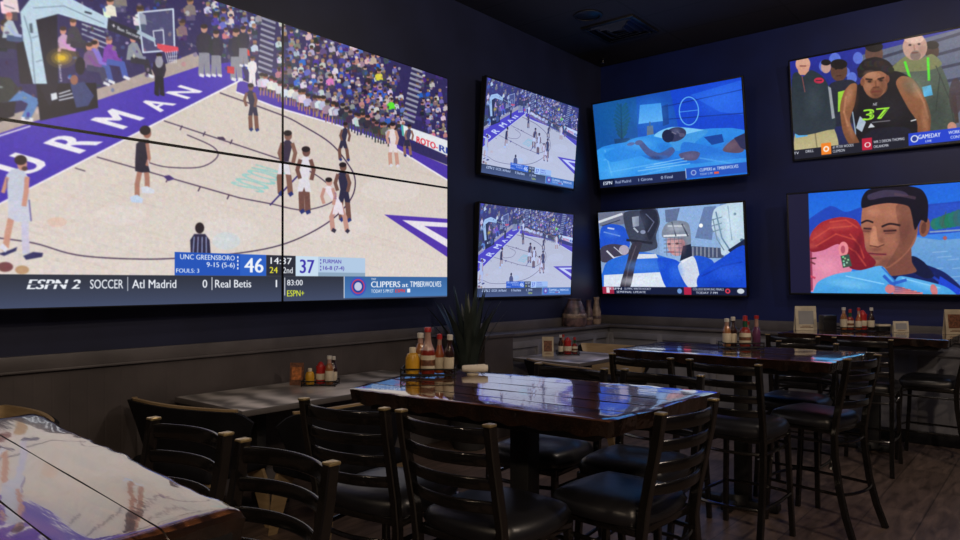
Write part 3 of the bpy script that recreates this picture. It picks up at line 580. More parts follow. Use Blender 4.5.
def bed(rect):
    c = Canvas(800, 450, rect); c.round = True
    c.fill([(0, 0), (1, 0), (1, 1), (0, 1)], (16, 76, 178), raw=True, grad=(26, 96, 205))
    c.fill([(585, 95), (636, 90), (640, 190), (600, 190)], (20, 84, 150), .7)
    c.fill([(670, 90), (745, 70), (748, 150), (680, 135)], (14, 68, 206)); c.fill([(690, 95), (742, 80), (744, 115), (720, 112)], (40, 110, 236), .6)
    for a, b_ in (((640, 112), (745, 89)), ((645, 121), (745, 113)), ((690, 138), (746, 139))): c.line([a, b_], 1, (10, 42, 130), .8)
    c.fill([(662, 106), (668, 104), (669, 124), (663, 126)], (14, 50, 120), .7)
    # plant
    for k in range(9):
        y = 138-k*3.6; w = 8-abs(k-4)*.9
        c.line([(622, y), (622-w, y-5)], 2.2, (20, 74, 104)); c.line([(622, y), (622+w, y-6)], 2.2, (24, 84, 112))
    c.line([(622, 143), (621, 104)], 1.4, (20, 60, 90)); c.fill([(614, 139), (630, 138), (628, 148), (616, 149)], (22, 66, 116))
    # bedside lamp
    c.fill([(640, 105), (661, 103), (663, 121), (638.5, 124)], (62, 150, 232), grad=(104, 184, 246)); c.fill([(647, 126), (653, 125.5), (654, 137), (647, 137)], (96, 110, 130)); c.line([(650, 122), (650, 126)], 1.4, (60, 84, 120))
    # glowing ring on the wall
    for k in range(28):
        t0, t1 = 2*PI*k/28, 2*PI*(k+1)/28; c.line([(689+9.6*math.cos(t0), 111+14*math.sin(t0)), (689+9.6*math.cos(t1), 111+14*math.sin(t1))], 1, (110, 190, 250), .9)
    c.line([(680, 112), (698, 110)], .8, (90, 170, 245), .8)
    # mattress, pillows, covers
    c.fill([(597, 150), (640, 140), (655, 134), (745, 130), (749, 180), (600, 188)], (44, 140, 230), grad=(24, 112, 220))
    c.fill([(654, 136), (672, 127), (705, 130), (704, 133), (690, 146), (670, 150)], (120, 196, 246)); c.fill([(668, 140), (704, 130), (706, 134), (684, 149), (674, 150)], (60, 150, 226))
    c.fill([(704, 137), (722, 134), (724, 142), (712, 145)], (16, 66, 156)); c.fill([(684, 142), (716, 148), (742, 156), (745, 166), (700, 165), (682, 156)], (36, 116, 216))
    c.fill([(598, 150), (626, 147), (648, 136), (664, 140), (672, 150), (668, 158), (640, 164), (600, 172)], (50, 150, 236)); c.fill([(600, 158), (650, 160), (690, 164), (748, 158), (750, 170), (602, 184)], (56, 156, 238), .7)
    for a, b_ in (((604, 160), (640, 150)), ((610, 172), (660, 163)), ((622, 180), (670, 168)), ((700, 158), (735, 164)), ((605, 150), (612, 176))): c.line([a, b_], 1.4, (110, 190, 248), .5)
    # man asleep: t-shirt, arm, head
    c.fill([(628, 144), (650, 138), (666, 143), (674, 152), (668, 160), (646, 158)], (30, 118, 216)); c.fill([(604, 154), (618, 147), (632, 139), (648, 136), (664, 139), (673, 148), (660, 152), (640, 156), (612, 162)], (40, 136, 228)); c.soft(640, 144, 22, 8, (90, 180, 246), .5); c.fill([(638, 143), (642, 141), (650, 149), (660, 153), (671, 147), (675, 151), (668, 158), (656, 159), (646, 154)], (70, 88, 146)); c.ell(639, 142.6, 4, 2.4, (84, 98, 150), rot=-.2); c.ell(631, 144, 4, 1.6, (84, 110, 170), rot=-.2); c.soft(662, 158, 12, 4, (40, 110, 206), .7); c.soft(656, 158, 10, 3, (40, 46, 90), .6); c.soft(664, 147, 9, 6, (30, 110, 210), .6)
    c.ell(675, 134.5, 11.5, 7, (52, 56, 92), rot=-.25); c.ell(668, 136, 6, 6.5, (22, 30, 64), rot=-.2); c.line([(672, 132), (676, 134)], 1, (120, 120, 140)); c.line([(677, 131), (680, 134)], 1.2, (96, 96, 126)); c.ell(682, 135, 3, 2, (84, 84, 118))
    c.fill([(679, 154), (692, 151), (700, 153), (696, 160), (684, 160)], (84, 84, 124)); c.fill([(723, 149), (732, 140), (741, 137), (744, 150), (738, 153), (726, 152)], (92, 74, 96)); c.fill([(734, 138), (745, 133), (746, 150), (741, 148)], (40, 44, 84))
    for a_ in ((615, 112, 26, 30, (20, 96, 160), .5, 0), (651, 114, 26, 22, (60, 150, 240), .35, 0), (676, 131, 6, 4, (110, 116, 150), .5, 0), (720, 100, 30, 20, (50, 120, 246), .45, -.3), (616, 172, 24, 12, (100, 190, 250), .45, -.3), (660, 168, 30, 8, (90, 180, 248), .4, 0), (720, 160, 26, 8, (70, 160, 244), .4, 0), (730, 146, 10, 6, (120, 96, 116), .5, -.4), (690, 156, 8, 4, (120, 110, 150), .4, 0)): c.soft(*a_)
    c.grain(.012, 3, 7)
    for k in range(3): c.line([(638+8*k, 171-3.4*k), (690-3*k, 163.5-2.6*k)], .9, (150, 208, 250), .7)
    def bx(a, b_, t0, t1, col, al=1): c.fill([(a, t0), (b_, t0), (b_, t1), (a, t1)], col, al, raw=True)
    bx(0, .62, .9, 1, (28, 40, 84)); bx(.0, .11, .9, 1, (14, 24, 56)); bx(.62, 1, .875, .985, (34, 84, 190)); bx(.617, .622, .875, .985, (180, 200, 230))
    c.text('ESPN', (.025, .968), (1, 0), (0, -.04), (220, 230, 246), .05, .2, raw=True, width=.07); c.text('Real Madrid', (.12, .965), (1, 0), (0, -.034), (190, 205, 235), .02, raw=True, width=.115); c.text('1 Girona', (.29, .965), (1, 0), (0, -.034), (190, 205, 235), .02, raw=True, width=.1); c.text('0 Final', (.45, .965), (1, 0), (0, -.034), (190, 205, 235), .02, raw=True, width=.08)
    c.ell(.67, .93, .018, .03, (150, 180, 230), raw=True); c.ell(.67, .93, .012, .02, (60, 80, 180), raw=True)
    c.text('CLIPPERS at', (.71, .925), (1, 0), (0, -.034), (226, 234, 250), .03, raw=True, width=.1); c.text('TIMBERWOLVES', (.82, .925), (1, 0), (0, -.034), (226, 234, 250), .03, raw=True, width=.13); c.text('TODAY 5 PM', (.71, .967), (1, 0), (0, -.024), (200, 210, 236), .02, raw=True, width=.08); bx(.8, .83, .944, .967, (226, 90, 60))
    c.blur(2); return c

def hockey(rect):
    c = Canvas(800, 450, rect); c.round = True
    c.fill([(0, 0), (1, 0), (1, 1), (0, 1)], (108, 140, 190), raw=True, grad=(150, 176, 214))
    c.fill([(598, 213), (625, 211), (627, 224), (600, 226)], (110, 116, 140)); c.line([(599, 222), (622, 214)], 2.4, (210, 216, 226)); c.line([(602, 226), (620, 220)], 1, (60, 66, 90))
    c.fill([(658, 208), (720, 203), (722, 262), (660, 262)], (140, 174, 220)); c.fill([(665, 210), (680, 208), (676, 224), (666, 222)], (96, 112, 150)); c.fill([(704, 207), (716, 206), (712, 240), (695, 238)], (86, 104, 150), .7); c.ell(701, 225.5, 2, 2, (255, 255, 250))
    c.fill([(690, 246), (722, 248), (724, 258), (692, 258)], (70, 80, 110)); 
    for k in range(7): c.line([(693+4*k, 247), (693+4*k, 257)], 1, (150, 156, 176))
    # left player: blue helmet
    c.fill([(600, 236), (602, 227), (612, 224), (624, 227), (629, 238), (628, 248), (602, 250)], (34, 84, 206)); c.line([(604, 232), (620, 236)], 1.2, (120, 160, 236)); c.line([(608, 228), (614, 229)], 1.6, (190, 206, 240))
    c.fill([(601, 248), (612, 244), (626, 246), (630, 252), (620, 260), (602, 262)], (66, 62, 84)); c.ell(624, 250, 5, 5, (176, 166, 186)); c.line([(607, 251), (614, 258), (624, 256)], 1.6, (216, 222, 234)); c.line([(614, 247), (622, 254)], .8, (200, 206, 220))
    # player seen from behind: dark cage helmet and ponytail, white jersey with blue yoke
    c.fill([(604, 268), (612, 259), (640, 252), (662, 256), (684, 266), (690, 290), (606, 290)], (40, 106, 216)); c.fill([(604, 275), (662, 272), (668, 288), (604, 290)], (216, 226, 240)); c.fill([(658, 258), (676, 260), (688, 272), (690, 291), (668, 289), (660, 272)], (20, 76, 208)); c.fill([(636, 254), (656, 254), (658, 258), (634, 259)], (214, 220, 232))
    c.fill([(624, 213), (640, 210), (656, 209), (660, 222), (656, 236), (657, 248), (640, 252), (632, 244), (626, 230)], (58, 64, 84)); c.fill([(640, 211), (655, 210), (658, 224), (650, 240), (644, 226)], (34, 38, 56)); c.fill([(632, 217), (639, 216), (639, 226), (633, 227)], (176, 186, 204)); c.line([(634, 228), (638, 232)], 1.6, (190, 200, 214)); c.line([(646, 214), (654, 222), (648, 232)], 1, (96, 104, 130)); c.ell(643, 232, 2.6, 2, (140, 150, 180)); c.line([(627, 240), (652, 243)], 2.4, (30, 32, 46))
    c.fill([(632, 244), (642, 243), (636, 262), (630, 288), (620, 288), (627, 262)], (52, 48, 62)); c.line([(636, 246), (629, 266), (625, 287)], 1.2, (84, 78, 92))
    # centre player facing left in a cage helmet
    c.fill([(668, 286), (684, 272), (694, 256), (712, 260), (718, 276), (710, 288)], (28, 82, 206)); c.fill([(678, 266), (692, 256), (697, 264), (700, 284), (688, 287)], (206, 216, 232)); c.line([(682, 262), (690, 257)], 2.4, (226, 230, 240))
    c.ell(677, 243, 10, 13, (196, 148, 152)); c.fill([(662, 232), (666, 224), (676, 220.5), (688, 223), (691, 236), (690, 250), (684, 256), (684, 240), (664, 238)], (124, 134, 152)); c.line([(664, 236), (688, 235)], 2, (220, 224, 232)); c.line([(668, 226), (684, 226)], 1.4, (200, 206, 218)); c.line([(672, 222), (676, 236)], 1.2, (70, 78, 96)); c.line([(682, 224), (688, 236)], 1.4, (60, 66, 84))
    for k in range(4): c.line([(664, 240+4*k), (682, 239+4.4*k)], .8, (96, 100, 118), .8)
    for k in range(4): c.line([(666+4.2*k, 237), (667+4.2*k, 256)], .7, (96, 100, 118), .7)
    c.ell(669.5, 244, 1.6, 1.1, (60, 36, 44)); c.ell(677, 243.6, 1.7, 1.1, (60, 36, 44)); c.line([(668, 252), (674, 252)], 1.3, (140, 70, 84)); c.fill([(683, 246), (691, 244), (692, 256), (680, 261)], (30, 36, 60))
    for a_ in ((640, 222, 10, 12, (84, 92, 118), .5, 0), (650, 238, 8, 8, (28, 30, 46), .5, 0), (673, 246, 7, 8, (220, 176, 176), .5, 0), (683, 246, 5, 12, (120, 84, 96), .5, 0), (676, 228, 12, 6, (190, 198, 212), .5, 0), (640, 266, 30, 8, (80, 140, 236), .5, 0), (676, 272, 10, 12, (60, 120, 236), .5, 0), (634, 281, 26, 6, (236, 242, 250), .5, 0), (612, 234, 10, 6, (80, 130, 230), .5, 0)): c.soft(*a_)
    # right: white helmet and blue shoulder
    c.fill([(714, 210), (726, 204), (746, 202), (747, 240), (736, 250), (722, 255), (720, 240), (712, 228)], (190, 214, 230)); c.line([(716, 212), (722, 238), (730, 250)], 1.4, (96, 128, 160)); c.line([(728, 206), (732, 240)], 1, (130, 160, 186)); c.ell(742, 240, 2, 1.6, (80, 110, 140)); c.line([(713, 219), (717, 239), (724, 250)], 1, (110, 130, 150)); c.ell(735, 214, 1.4, 1.4, (90, 120, 150))
    for k in range(3): c.line([(712, 220+6*k), (722, 217+6*k)], 1, (110, 134, 156))
    c.fill([(728, 250), (746, 238), (748, 250), (735, 258)], (24, 36, 70)); c.fill([(697, 284), (700, 274), (722, 258), (746, 246), (749, 292), (704, 290)], (20, 72, 206)); c.line([(702, 276), (722, 266), (742, 262)], 1.6, (14, 52, 170), .7)
    def bx(a, b_, t0, t1, col, al=1): c.fill([(a, t0), (b_, t0), (b_, t1), (a, t1)], col, al, raw=True)
    for a_ in ((730, 222, 12, 18, (214, 232, 244), .5, 0), (720, 232, 8, 20, (140, 170, 196), .4, 0), (730, 272, 24, 12, (50, 104, 232), .5, 0), (716, 286, 20, 8, (14, 50, 160), .5, 0)): c.soft(*a_)
    c.grain(.016, 3, 8)
    bx(0, 1, .915, 1, (20, 28, 60)); bx(0, .09, .915, 1, (160, 40, 70)); bx(.03, .055, .92, .99, (226, 220, 230)); bx(.6, .65, .915, 1, (176, 34, 70))
    tl = [('ESPN', .06, .09, .95), ('OLYMPIC WINTER HOCKEY', .17, .2, .95), ('SEMIFINAL UPDATE', .11, .22, .99), ('COLLEGE BOWLING FINALS', .66, .2, .95), ('TODAY 7 PM', .68, .14, .99)]
    for t, a, w, y in tl: c.text(t, (a, y), (1, 0), (0, -.026), (220, 226, 240), .03, raw=True, width=w)
    c.ell(.57, .96, .016, .03, (110, 150, 210), raw=True); c.ell(.885, .955, .016, .028, (220, 60, 80), raw=True); c.ell(.885, .955, .008, .014, (30, 30, 60), raw=True); c.ell(.965, .955, .022, .028, (200, 210, 220), raw=True)
    c.blur(2); return c

def training(rect):
    c = Canvas(800, 450, rect); c.round = True
    c.fill([(0, 0), (1, 0), (1, 1), (0, 1)], (34, 44, 150), raw=True, grad=(36, 40, 70))
    c.fill([(862, 55), (1030, 10), (1030, 150), (862, 150)], (96, 104, 128)); c.ell(985, 70, 10, 12, (120, 84, 70)); c.fill([(964, 132), (970, 92), (985, 84), (1002, 90), (1008, 132)], (52, 56, 72)); 
    for k in range(5): c.line([(880, 58+12*k), (1015, 17+17*k)], 3, (56, 60, 84))
    for x, y, r_ in ((824, 66, 5), (858, 58, 5), (846, 72, 4), (835, 60, 6), (852, 78, 5)): c.ell(x, y, r_, r_*1.2, (110, 140, 236), .7)
    for x, y, r_, h in ((874, 53, 9, (100, 70, 60)), (932, 50, 7, (70, 50, 44)), (839, 70, 8.4, (92, 62, 50)), (826, 66, 5, (190, 150, 140))):
        c.ell(x, y+1, r_, r_*1.25, h); c.ell(x, y-r_*.7, r_, r_*.6, (26, 22, 24))
    c.ell(836, 69, 1, .8, (20, 16, 16)); c.ell(842, 68.5, 1, .8, (20, 16, 16)); c.line([(837, 76), (841, 75.6)], 1, (60, 34, 30))
    c.fill([(828, 90), (834, 82), (852, 80), (860, 90), (860, 120), (830, 125)], (36, 40, 54)); c.fill([(838, 92), (846, 90), (846, 110), (838, 112)], (150, 206, 60)); c.fill([(852, 112), (862, 108), (866, 132), (856, 140)], (150, 170, 190)); c.fill([(855, 122), (862, 120), (864, 136), (857, 138)], (150, 190, 70))
    # man on the left: dark quarter-zip, khaki trousers
    c.fill([(795, 134), (808, 128), (832, 126), (838, 150), (812, 156), (796, 156)], (170, 160, 116), grad=(196, 186, 140)); c.line([(815, 132), (818, 154)], 1, (120, 110, 80)); c.fill([(794, 130), (804, 128), (808, 136), (796, 138)], (90, 170, 226))
    c.ell(803, 64, 7.4, 8, (212, 160, 138)); c.fill([(797, 66), (810, 65), (808, 75), (799, 75)], (206, 150, 128)); c.line([(800, 66), (806, 66)], 1.2, (140, 80, 74))
    c.fill([(792, 80), (797, 72), (803, 77), (811, 70), (824, 78), (832, 96), (836, 126), (828, 130), (794, 133)], (38, 50, 58), grad=(46, 56, 66)); c.line([(802, 76), (805, 92)], .8, (150, 80, 80)); c.fill([(828, 86), (831, 88), (835, 118), (832, 119)], (150, 158, 164)); c.ell(819, 80.5, 5, 3, (200, 40, 70)); c.line([(816, 80.5), (822, 80.3)], .8, (40, 30, 40))
    # man on the right: green hooded top, beard, lanyard
    c.fill([(890, 70), (902, 60), (916, 56), (936, 60), (948, 82), (956, 124), (946, 134), (900, 136), (888, 100)], (84, 96, 84), grad=(66, 76, 70)); c.fill([(892, 68), (906, 56), (918, 60), (932, 54), (942, 64), (930, 70), (900, 72)], (120, 124, 84)); c.line([(936, 66), (950, 100), (954, 122)], 1, (56, 64, 60)); c.line([(940, 74), (936, 110)], 1, (50, 58, 54))
    c.ell(915, 47, 12.4, 13.5, (190, 150, 136)); c.ell(914, 38.5, 10, 5, (214, 178, 164)); c.ell(915.5, 55.5, 5.4, 5, (130, 110, 104)); c.line([(912, 53), (918, 52.6)], 1.1, (110, 60, 56)); c.ell(910, 45, 1.5, 1, (60, 44, 44)); c.ell(919, 44, 1.5, 1, (60, 44, 44)); c.line([(914, 45), (914.5, 50)], 1.2, (160, 116, 104))
    c.line([(905, 62), (910, 78)], 2.6, (84, 226, 50)); c.line([(928, 58), (929, 80)], 2.6, (84, 226, 50)); c.fill([(922, 87), (931, 85), (933, 95), (924, 97)], (90, 186, 240)); c.ell(952, 127, 4.6, 5, (196, 140, 122)); c.line([(954, 96), (957, 122)], 4, (70, 60, 56))
    c.ell(956, 96, 7, 18, (70, 56, 60), .8)
    # athlete leaning forward
    br = (150, 98, 68)
    c.fill([(852, 96), (862, 82), (884, 72), (900, 72), (918, 84), (926, 110), (920, 136), (912, 146), (860, 152), (856, 130)], (26, 24, 30))
    c.fill([(857, 150), (866, 134), (880, 128), (908, 128), (914, 146), (890, 150)], (30, 30, 44)); c.fill([(860, 116), (866, 122), (862, 132), (856, 128)], (170, 186, 204))
    c.fill([(840, 108), (844, 92), (851, 84), (857, 85), (855, 104), (850, 122), (860, 144), (852, 148), (843, 132)], br, grad=(120, 76, 52)); c.fill([(896, 84), (902, 76), (914, 80), (926, 100), (931, 118), (928, 140), (918, 142), (917, 122), (908, 108)], br, grad=(124, 78, 54)); c.line([(846, 96), (844, 112), (848, 126)], 2, (186, 130, 96), .7); c.line([(914, 84), (924, 102), (928, 118)], 2.2, (186, 130, 96), .7)
    c.fill([(864, 84), (886, 84), (886, 92), (876, 97), (866, 92)], (104, 64, 46)); c.ell(875, 81, 12.6, 17.5, (152, 100, 74)); c.ell(862.5, 82, 2.2, 4, (130, 80, 58)); c.ell(887.5, 79, 2.2, 4, (130, 80, 58)); c.ell(873, 76, 8, 4, (176, 124, 96), .6); c.ell(876.5, 91.5, 6.5, 4.6, (120, 74, 54)); 
    c.fill([(858, 76), (858, 68), (864, 60), (876, 57), (888, 61), (893, 68), (889, 75), (880, 71), (868, 73), (861, 78)], (32, 26, 30)); 
    for k in range(14): c.ell(860+2.4*k, 68-4*math.sin(PI*k/13)+rnd.uniform(-2, 3), 3, 3, jit((40, 32, 36), 12))
    c.line([(866, 79), (872, 79.6)], 1.6, (40, 24, 20)); c.line([(878, 79.2), (884, 77.6)], 1.6, (40, 24, 20)); c.ell(869.5, 81.6, 1.8, 1.1, (28, 18, 16)); c.ell(881, 80.4, 1.8, 1.1, (28, 18, 16)); c.line([(875.5, 81), (876, 87)], 1.8, (122, 76, 54)); c.line([(873, 87.6), (879, 87)], 1.4, (96, 54, 40)); c.line([(871.5, 92), (880.5, 91.2)], 1.5, (112, 54, 48))
    for a_ in ((870, 74, 9, 5, (196, 142, 112), .5, 0), (868, 86, 5, 6, (186, 130, 100), .45, 0), (883, 86, 6, 8, (96, 58, 42), .55, 0), (870, 81, 5, 3, (80, 46, 36), .5, 0), (881, 80, 5, 3, (80, 46, 36), .5, 0), (876, 97, 9, 4, (70, 40, 32), .5, 0), (849, 96, 5, 14, (196, 140, 108), .5, .2), (850, 128, 4, 16, (180, 124, 94), .5, -.3), (917, 90, 7, 12, (200, 144, 112), .5, -.4), (925, 120, 5, 20, (186, 128, 98), .5, -.1), (908, 88, 6, 12, (96, 58, 42), .4, -.4), (856, 100, 4, 16, (90, 54, 40), .4, .1), (890, 110, 20, 20, (46, 44, 54), .5, 0), (814, 100, 12, 24, (66, 78, 88), .5, 0), (916, 84, 20, 14, (112, 124, 108), .5, 0), (936, 108, 14, 24, (50, 58, 56), .5, 0), (915, 40, 9, 5, (228, 192, 178), .5, 0), (922, 50, 6, 8, (150, 110, 100), .5, 0)): c.soft(*a_)
    c.text('NE', (873, 106), (2.4, -.4), (.4, -3), (226, 226, 232), .02, raw=False); c.text('37', (863.5, 120.5), (25, -2.6), (.6, -11), (160, 236, 60), .05, width=1); c.text('37', (865, 119.2), (23, -2.4), (.5, -8.6), (34, 40, 34), -.03, width=1, al=.6)
    c.line([(872, 122.4), (890, 120.6)], 1, (150, 150, 156), .7); c.line([(911, 121), (916, 119.6)], 1.2, (210, 210, 216)); c.fill([(868, 128), (871, 123), (875, 127)], (200, 206, 216))
    c.blur(1); c.grain(.014, 3, 6)
    # lower band
    def bx(a, b_, t0, t1, col, al=1): c.fill([(a, t0), (b_, t0), (b_, t1), (a, t1)], col, al, raw=True)
    bx(0, 1, .905, 1, (30, 32, 46)); U = lambda px: c.R.uv(px, 155)[0]
    bx(U(821.5), U(831.5), .87, .985, (240, 130, 40)); c.ell(U(826.5), .93, .016, .03, (250, 236, 220), raw=True); c.ell(U(826.5), .93, .008, .016, (240, 130, 40), raw=True); bx(U(862.5), U(872.5), .87, .985, (190, 30, 60)); c.text('O', (U(865), .96), (1, 0), (0, -.05), (240, 230, 230), .03, raw=True, width=.03)
    for t, a, w, y in (('#1 PETER WOODS', 833, 21, .935), ('CLEMSON', 833, 12, .975), ('WR 2 DEION THOMAS', 874, 31, .93), ('OKLAHOMA', 874, 15, .975), ('DRILL', 806, 8, .945), ('TV', 794, 5, .95)): c.text(t, (U(a), y), (1, 0), (0, -.027), (230, 232, 240), .03, raw=True, width=U(a+w)-U(a))
    bx(U(909), 1.0, .875, .99, (34, 66, 204)); c.ell(U(915), .93, .018, .034, (220, 226, 240), raw=True); c.ell(U(915), .93, .012, .024, (40, 60, 150), raw=True); c.text('GAMEDAY', (U(919), .938), (1, 0), (0, -.04), (240, 242, 250), .04, raw=True, width=U(941)-U(919)); c.text('LIVE', (U(926), .975), (1, 0), (0, -.02), (240, 242, 250), .03, raw=True, width=U(932)-U(926)); c.text('WORKOUTS', (U(949), .925), (1, 0), (0, -.03), (240, 242, 250), .03, raw=True, width=.09); c.text('CONTINUE', (U(951), .968), (1, 0), (0, -.026), (240, 242, 250), .03, raw=True, width=.08)
    c.blur(2); return c

def movie(rect):
    c = Canvas(800, 450, rect); c.round = True
    c.fill([(0, 0), (1, 0), (1, 1), (0, 1)], (24, 100, 220), raw=True, grad=(60, 140, 236))
    # hills, bay and beach
    c.fill([(805, 232), (806, 222), (830, 206), (846, 212), (868, 206), (930, 204), (1020, 198), (1020, 236), (805, 240)], (32, 70, 186)); c.fill([(900, 216), (945, 204), (1020, 204), (1020, 240), (900, 240)], (40, 82, 200), .7)
    c.fill([(900, 238), (1020, 226), (1020, 300), (900, 300)], (112, 164, 214), grad=(84, 140, 210)); c.fill([(908, 236), (1020, 228), (1020, 234), (940, 240)], (60, 130, 226))
    for k in range(8): x = 936+k*4.5; c.ell(x, 224-1.2*k, 5.5, 6+k*.5, jit((44, 116, 110), 18))
    c.line([(942, 226), (946, 212)], 1, (60, 90, 80)); c.line([(930, 232), (1020, 226)], 1.6, (180, 190, 190), .7); c.ell(945, 238, 2, 2, (176, 90, 90))
    for k in range(12): x = rnd.uniform(912, 985); y = rnd.uniform(246, 284); c.line([(x, y), (x+rnd.uniform(6, 16), y-1)], .9, (170, 204, 234), .5)
    # man: shirt, neck, face, dark swept hair
    c.fill([(872, 268), (896, 256), (918, 262), (944, 272), (962, 288), (966, 300), (860, 300)], (22, 34, 96)); c.line([(918, 262), (932, 276), (952, 290)], 2.4, (36, 66, 176)); c.fill([(940, 276), (962, 290), (966, 300), (936, 296)], (30, 70, 210)); c.fill([(912, 256), (924, 262), (934, 276), (924, 278), (908, 268)], (20, 26, 60))
    c.fill([(876, 258), (908, 240), (912, 262), (916, 272), (890, 276), (880, 270)], (122, 74, 64))
    c.fill([(863, 204), (868, 198), (912, 200), (918, 226), (914, 244), (900, 260), (888, 268), (876, 267), (868, 258), (864, 240), (861, 226)], (172, 112, 88), grad=(146, 92, 76)); c.fill([(896, 206), (914, 204), (918, 228), (908, 250), (892, 264), (886, 266), (900, 240)], (120, 74, 62), .75)
    c.ell(924.5, 227, 5.4, 10, (136, 84, 68), rot=.15); c.ell(923.6, 228, 2.6, 6, (100, 58, 50), rot=.15)
    c.fill([(862, 208), (862, 198), (868, 190), (884, 186.5), (908, 186), (922, 190), (928, 202), (927, 222), (921, 220), (915, 230), (912, 216), (908, 206), (890, 203), (874, 205)], (20, 18, 34)); c.fill([(868, 195), (884, 190), (902, 191), (908, 196), (886, 197), (870, 200)], (72, 62, 90), .8); c.line([(895, 194), (915, 198)], 3, (90, 66, 82), .6)
    c.line([(864, 228.4), (872, 229)], 1.7, (44, 26, 32)); c.line([(884, 231), (896, 230.4)], 1.9, (44, 26, 32)); c.line([(863, 231), (870, 231.6)], .8, (110, 66, 60)); c.line([(885, 233.6), (895, 233)], .8, (110, 66, 60))
    c.fill([(872, 228), (876, 227), (878, 240), (884, 244), (878, 247), (870, 245.4)], (188, 126, 100)); c.line([(870, 245.6), (878, 247), (884, 244.6)], 1.2, (100, 56, 50)); c.line([(868, 253), (876, 254.5), (886, 254.2)], 2.4, (150, 70, 76)); c.line([(868, 253.4), (886, 254.4)], .9, (84, 34, 44)); c.ell(876, 261, 6, 3, (160, 104, 86), .7)
    for a_ in ((874, 212, 10, 6, (200, 138, 112), .55, 0), (891, 214, 12, 6, (184, 122, 98), .5, 0), (873, 236, 5, 12, (206, 142, 112), .55, 0), (866, 240, 6, 9, (190, 120, 96), .5, 0), (893, 241, 11, 8, (176, 112, 90), .5, -.3), (904, 232, 10, 18, (96, 56, 52), .5, .25), (886, 262, 14, 6, (104, 62, 58), .55, -.4), (868, 230, 7, 4, (96, 54, 54), .5, 0), (889, 231, 10, 5, (96, 54, 54), .5, 0), (876, 249.5, 8, 2.6, (110, 62, 56), .5, 0), (877, 258.6, 7, 2.4, (110, 62, 58), .5, 0), (881, 241, 4, 7, (120, 72, 62), .45, .2)): c.soft(*a_)
    c.curve([(882, 226.6), (890, 223.8), (900, 225.4)], 2, (34, 22, 30), .8); c.curve([(861.5, 223), (867, 220.6), (873, 222.4)], 1.8, (34, 22, 30), .8)
    # woman, head on his shoulder: skin, red hair, ear and green drop earring
    c.fill([(806, 288), (810, 240), (830, 236), (846, 248), (852, 270), (830, 290)], (212, 124, 158), grad=(226, 140, 170)); c.fill([(808, 250), (812, 252), (813, 290), (808, 292)], (150, 60, 90)); c.line([(811, 262), (815, 264)], 1.6, (110, 50, 60)); c.line([(810, 276), (815, 278)], 2, (200, 70, 100)); c.line([(811, 258.5), (816, 258)], 1.4, (80, 40, 44))
    c.fill([(808, 246), (812, 232), (822, 222), (840, 217), (856, 220), (863, 232), (866, 250), (876, 262), (868, 270), (850, 268), (846, 252), (838, 244), (824, 250), (812, 252)], (168, 44, 52), grad=(120, 26, 44))
    for a, b_, d in (((812, 240), (830, 228), (852, 226)), ((816, 246), (836, 234), (856, 240)), ((846, 246), (856, 252), (866, 266)), ((850, 234), (860, 246), (864, 258)), ((830, 222), (846, 220), (858, 228))): c.line([a, b_, d], 1.6, (206, 84, 66), .6)
    c.ell(843.5, 249, 5, 7.4, (232, 140, 150)); c.ell(843, 249.5, 2.2, 4, (180, 84, 104)); c.fill([(840.5, 256), (849, 254), (852, 266), (843, 268)], (60, 84, 76))
    for k in range(7): c.ell(843+rnd.uniform(0, 6), 257+1.4*k, 1, .9, jit((150, 200, 170), 30))
    for a_ in ((818, 236, 16, 10, (206, 84, 74), .5, -.5), (838, 226, 20, 6, (210, 90, 76), .45, 0), (858, 246, 6, 18, (90, 18, 34), .5, .3), (826, 266, 16, 12, (240, 160, 184), .5, 0), (812, 246, 8, 4, (220, 110, 90), .4, 0), (834, 284, 14, 8, (190, 96, 130), .4, 0)): c.soft(*a_)
    # pale blue scarf across the shoulders, fingers on it
    c.fill([(812, 296), (818, 282), (836, 274), (862, 270), (882, 266), (894, 280), (902, 276), (944, 286), (960, 298), (958, 302), (812, 302)], (92, 176, 236), grad=(70, 160, 226)); c.line([(882, 267), (896, 282), (890, 296)], 1.4, (46, 110, 200)); c.line([(846, 276), (884, 284)], 1.2, (150, 214, 250), .8); c.line([(902, 278), (940, 288)], 1.2, (150, 214, 250), .8); c.line([(884, 276), (892, 284), (906, 280)], 3, (46, 96, 200))
    for k in range(4): c.line([(888+2*k, 286+2.4*k), (904+6*k, 289+1.6*k)], 3, (214, 130, 136)); c.line([(888+2*k, 284.6+2.4*k), (902+6*k, 287.6+1.6*k)], .7, (150, 76, 90))
    for a_ in ((850, 284, 30, 6, (140, 210, 250), .5, .1), (926, 286, 24, 5, (130, 204, 248), .45, .3), (896, 286, 10, 9, (40, 96, 190), .4, .5), (830, 292, 16, 6, (60, 140, 214), .4, -.3)): c.soft(*a_)
    c.ell(890, 289, 5, 4.4, (206, 122, 128)); c.ell(934, 290, 3.4, 6, (206, 122, 128), rot=-.3)
    c.grain(.012, 3, 5); c.blur(1)
    # unlit strip at the left of the picture
    u = (c.R.uv(808.3, 195)[0]+c.R.uv(811, 293)[0])/2
    c.fill([(0, 0), (u, 0), (u, 1), (0, 1)], (26, 25, 52), raw=True)
    c.blur(2); return c

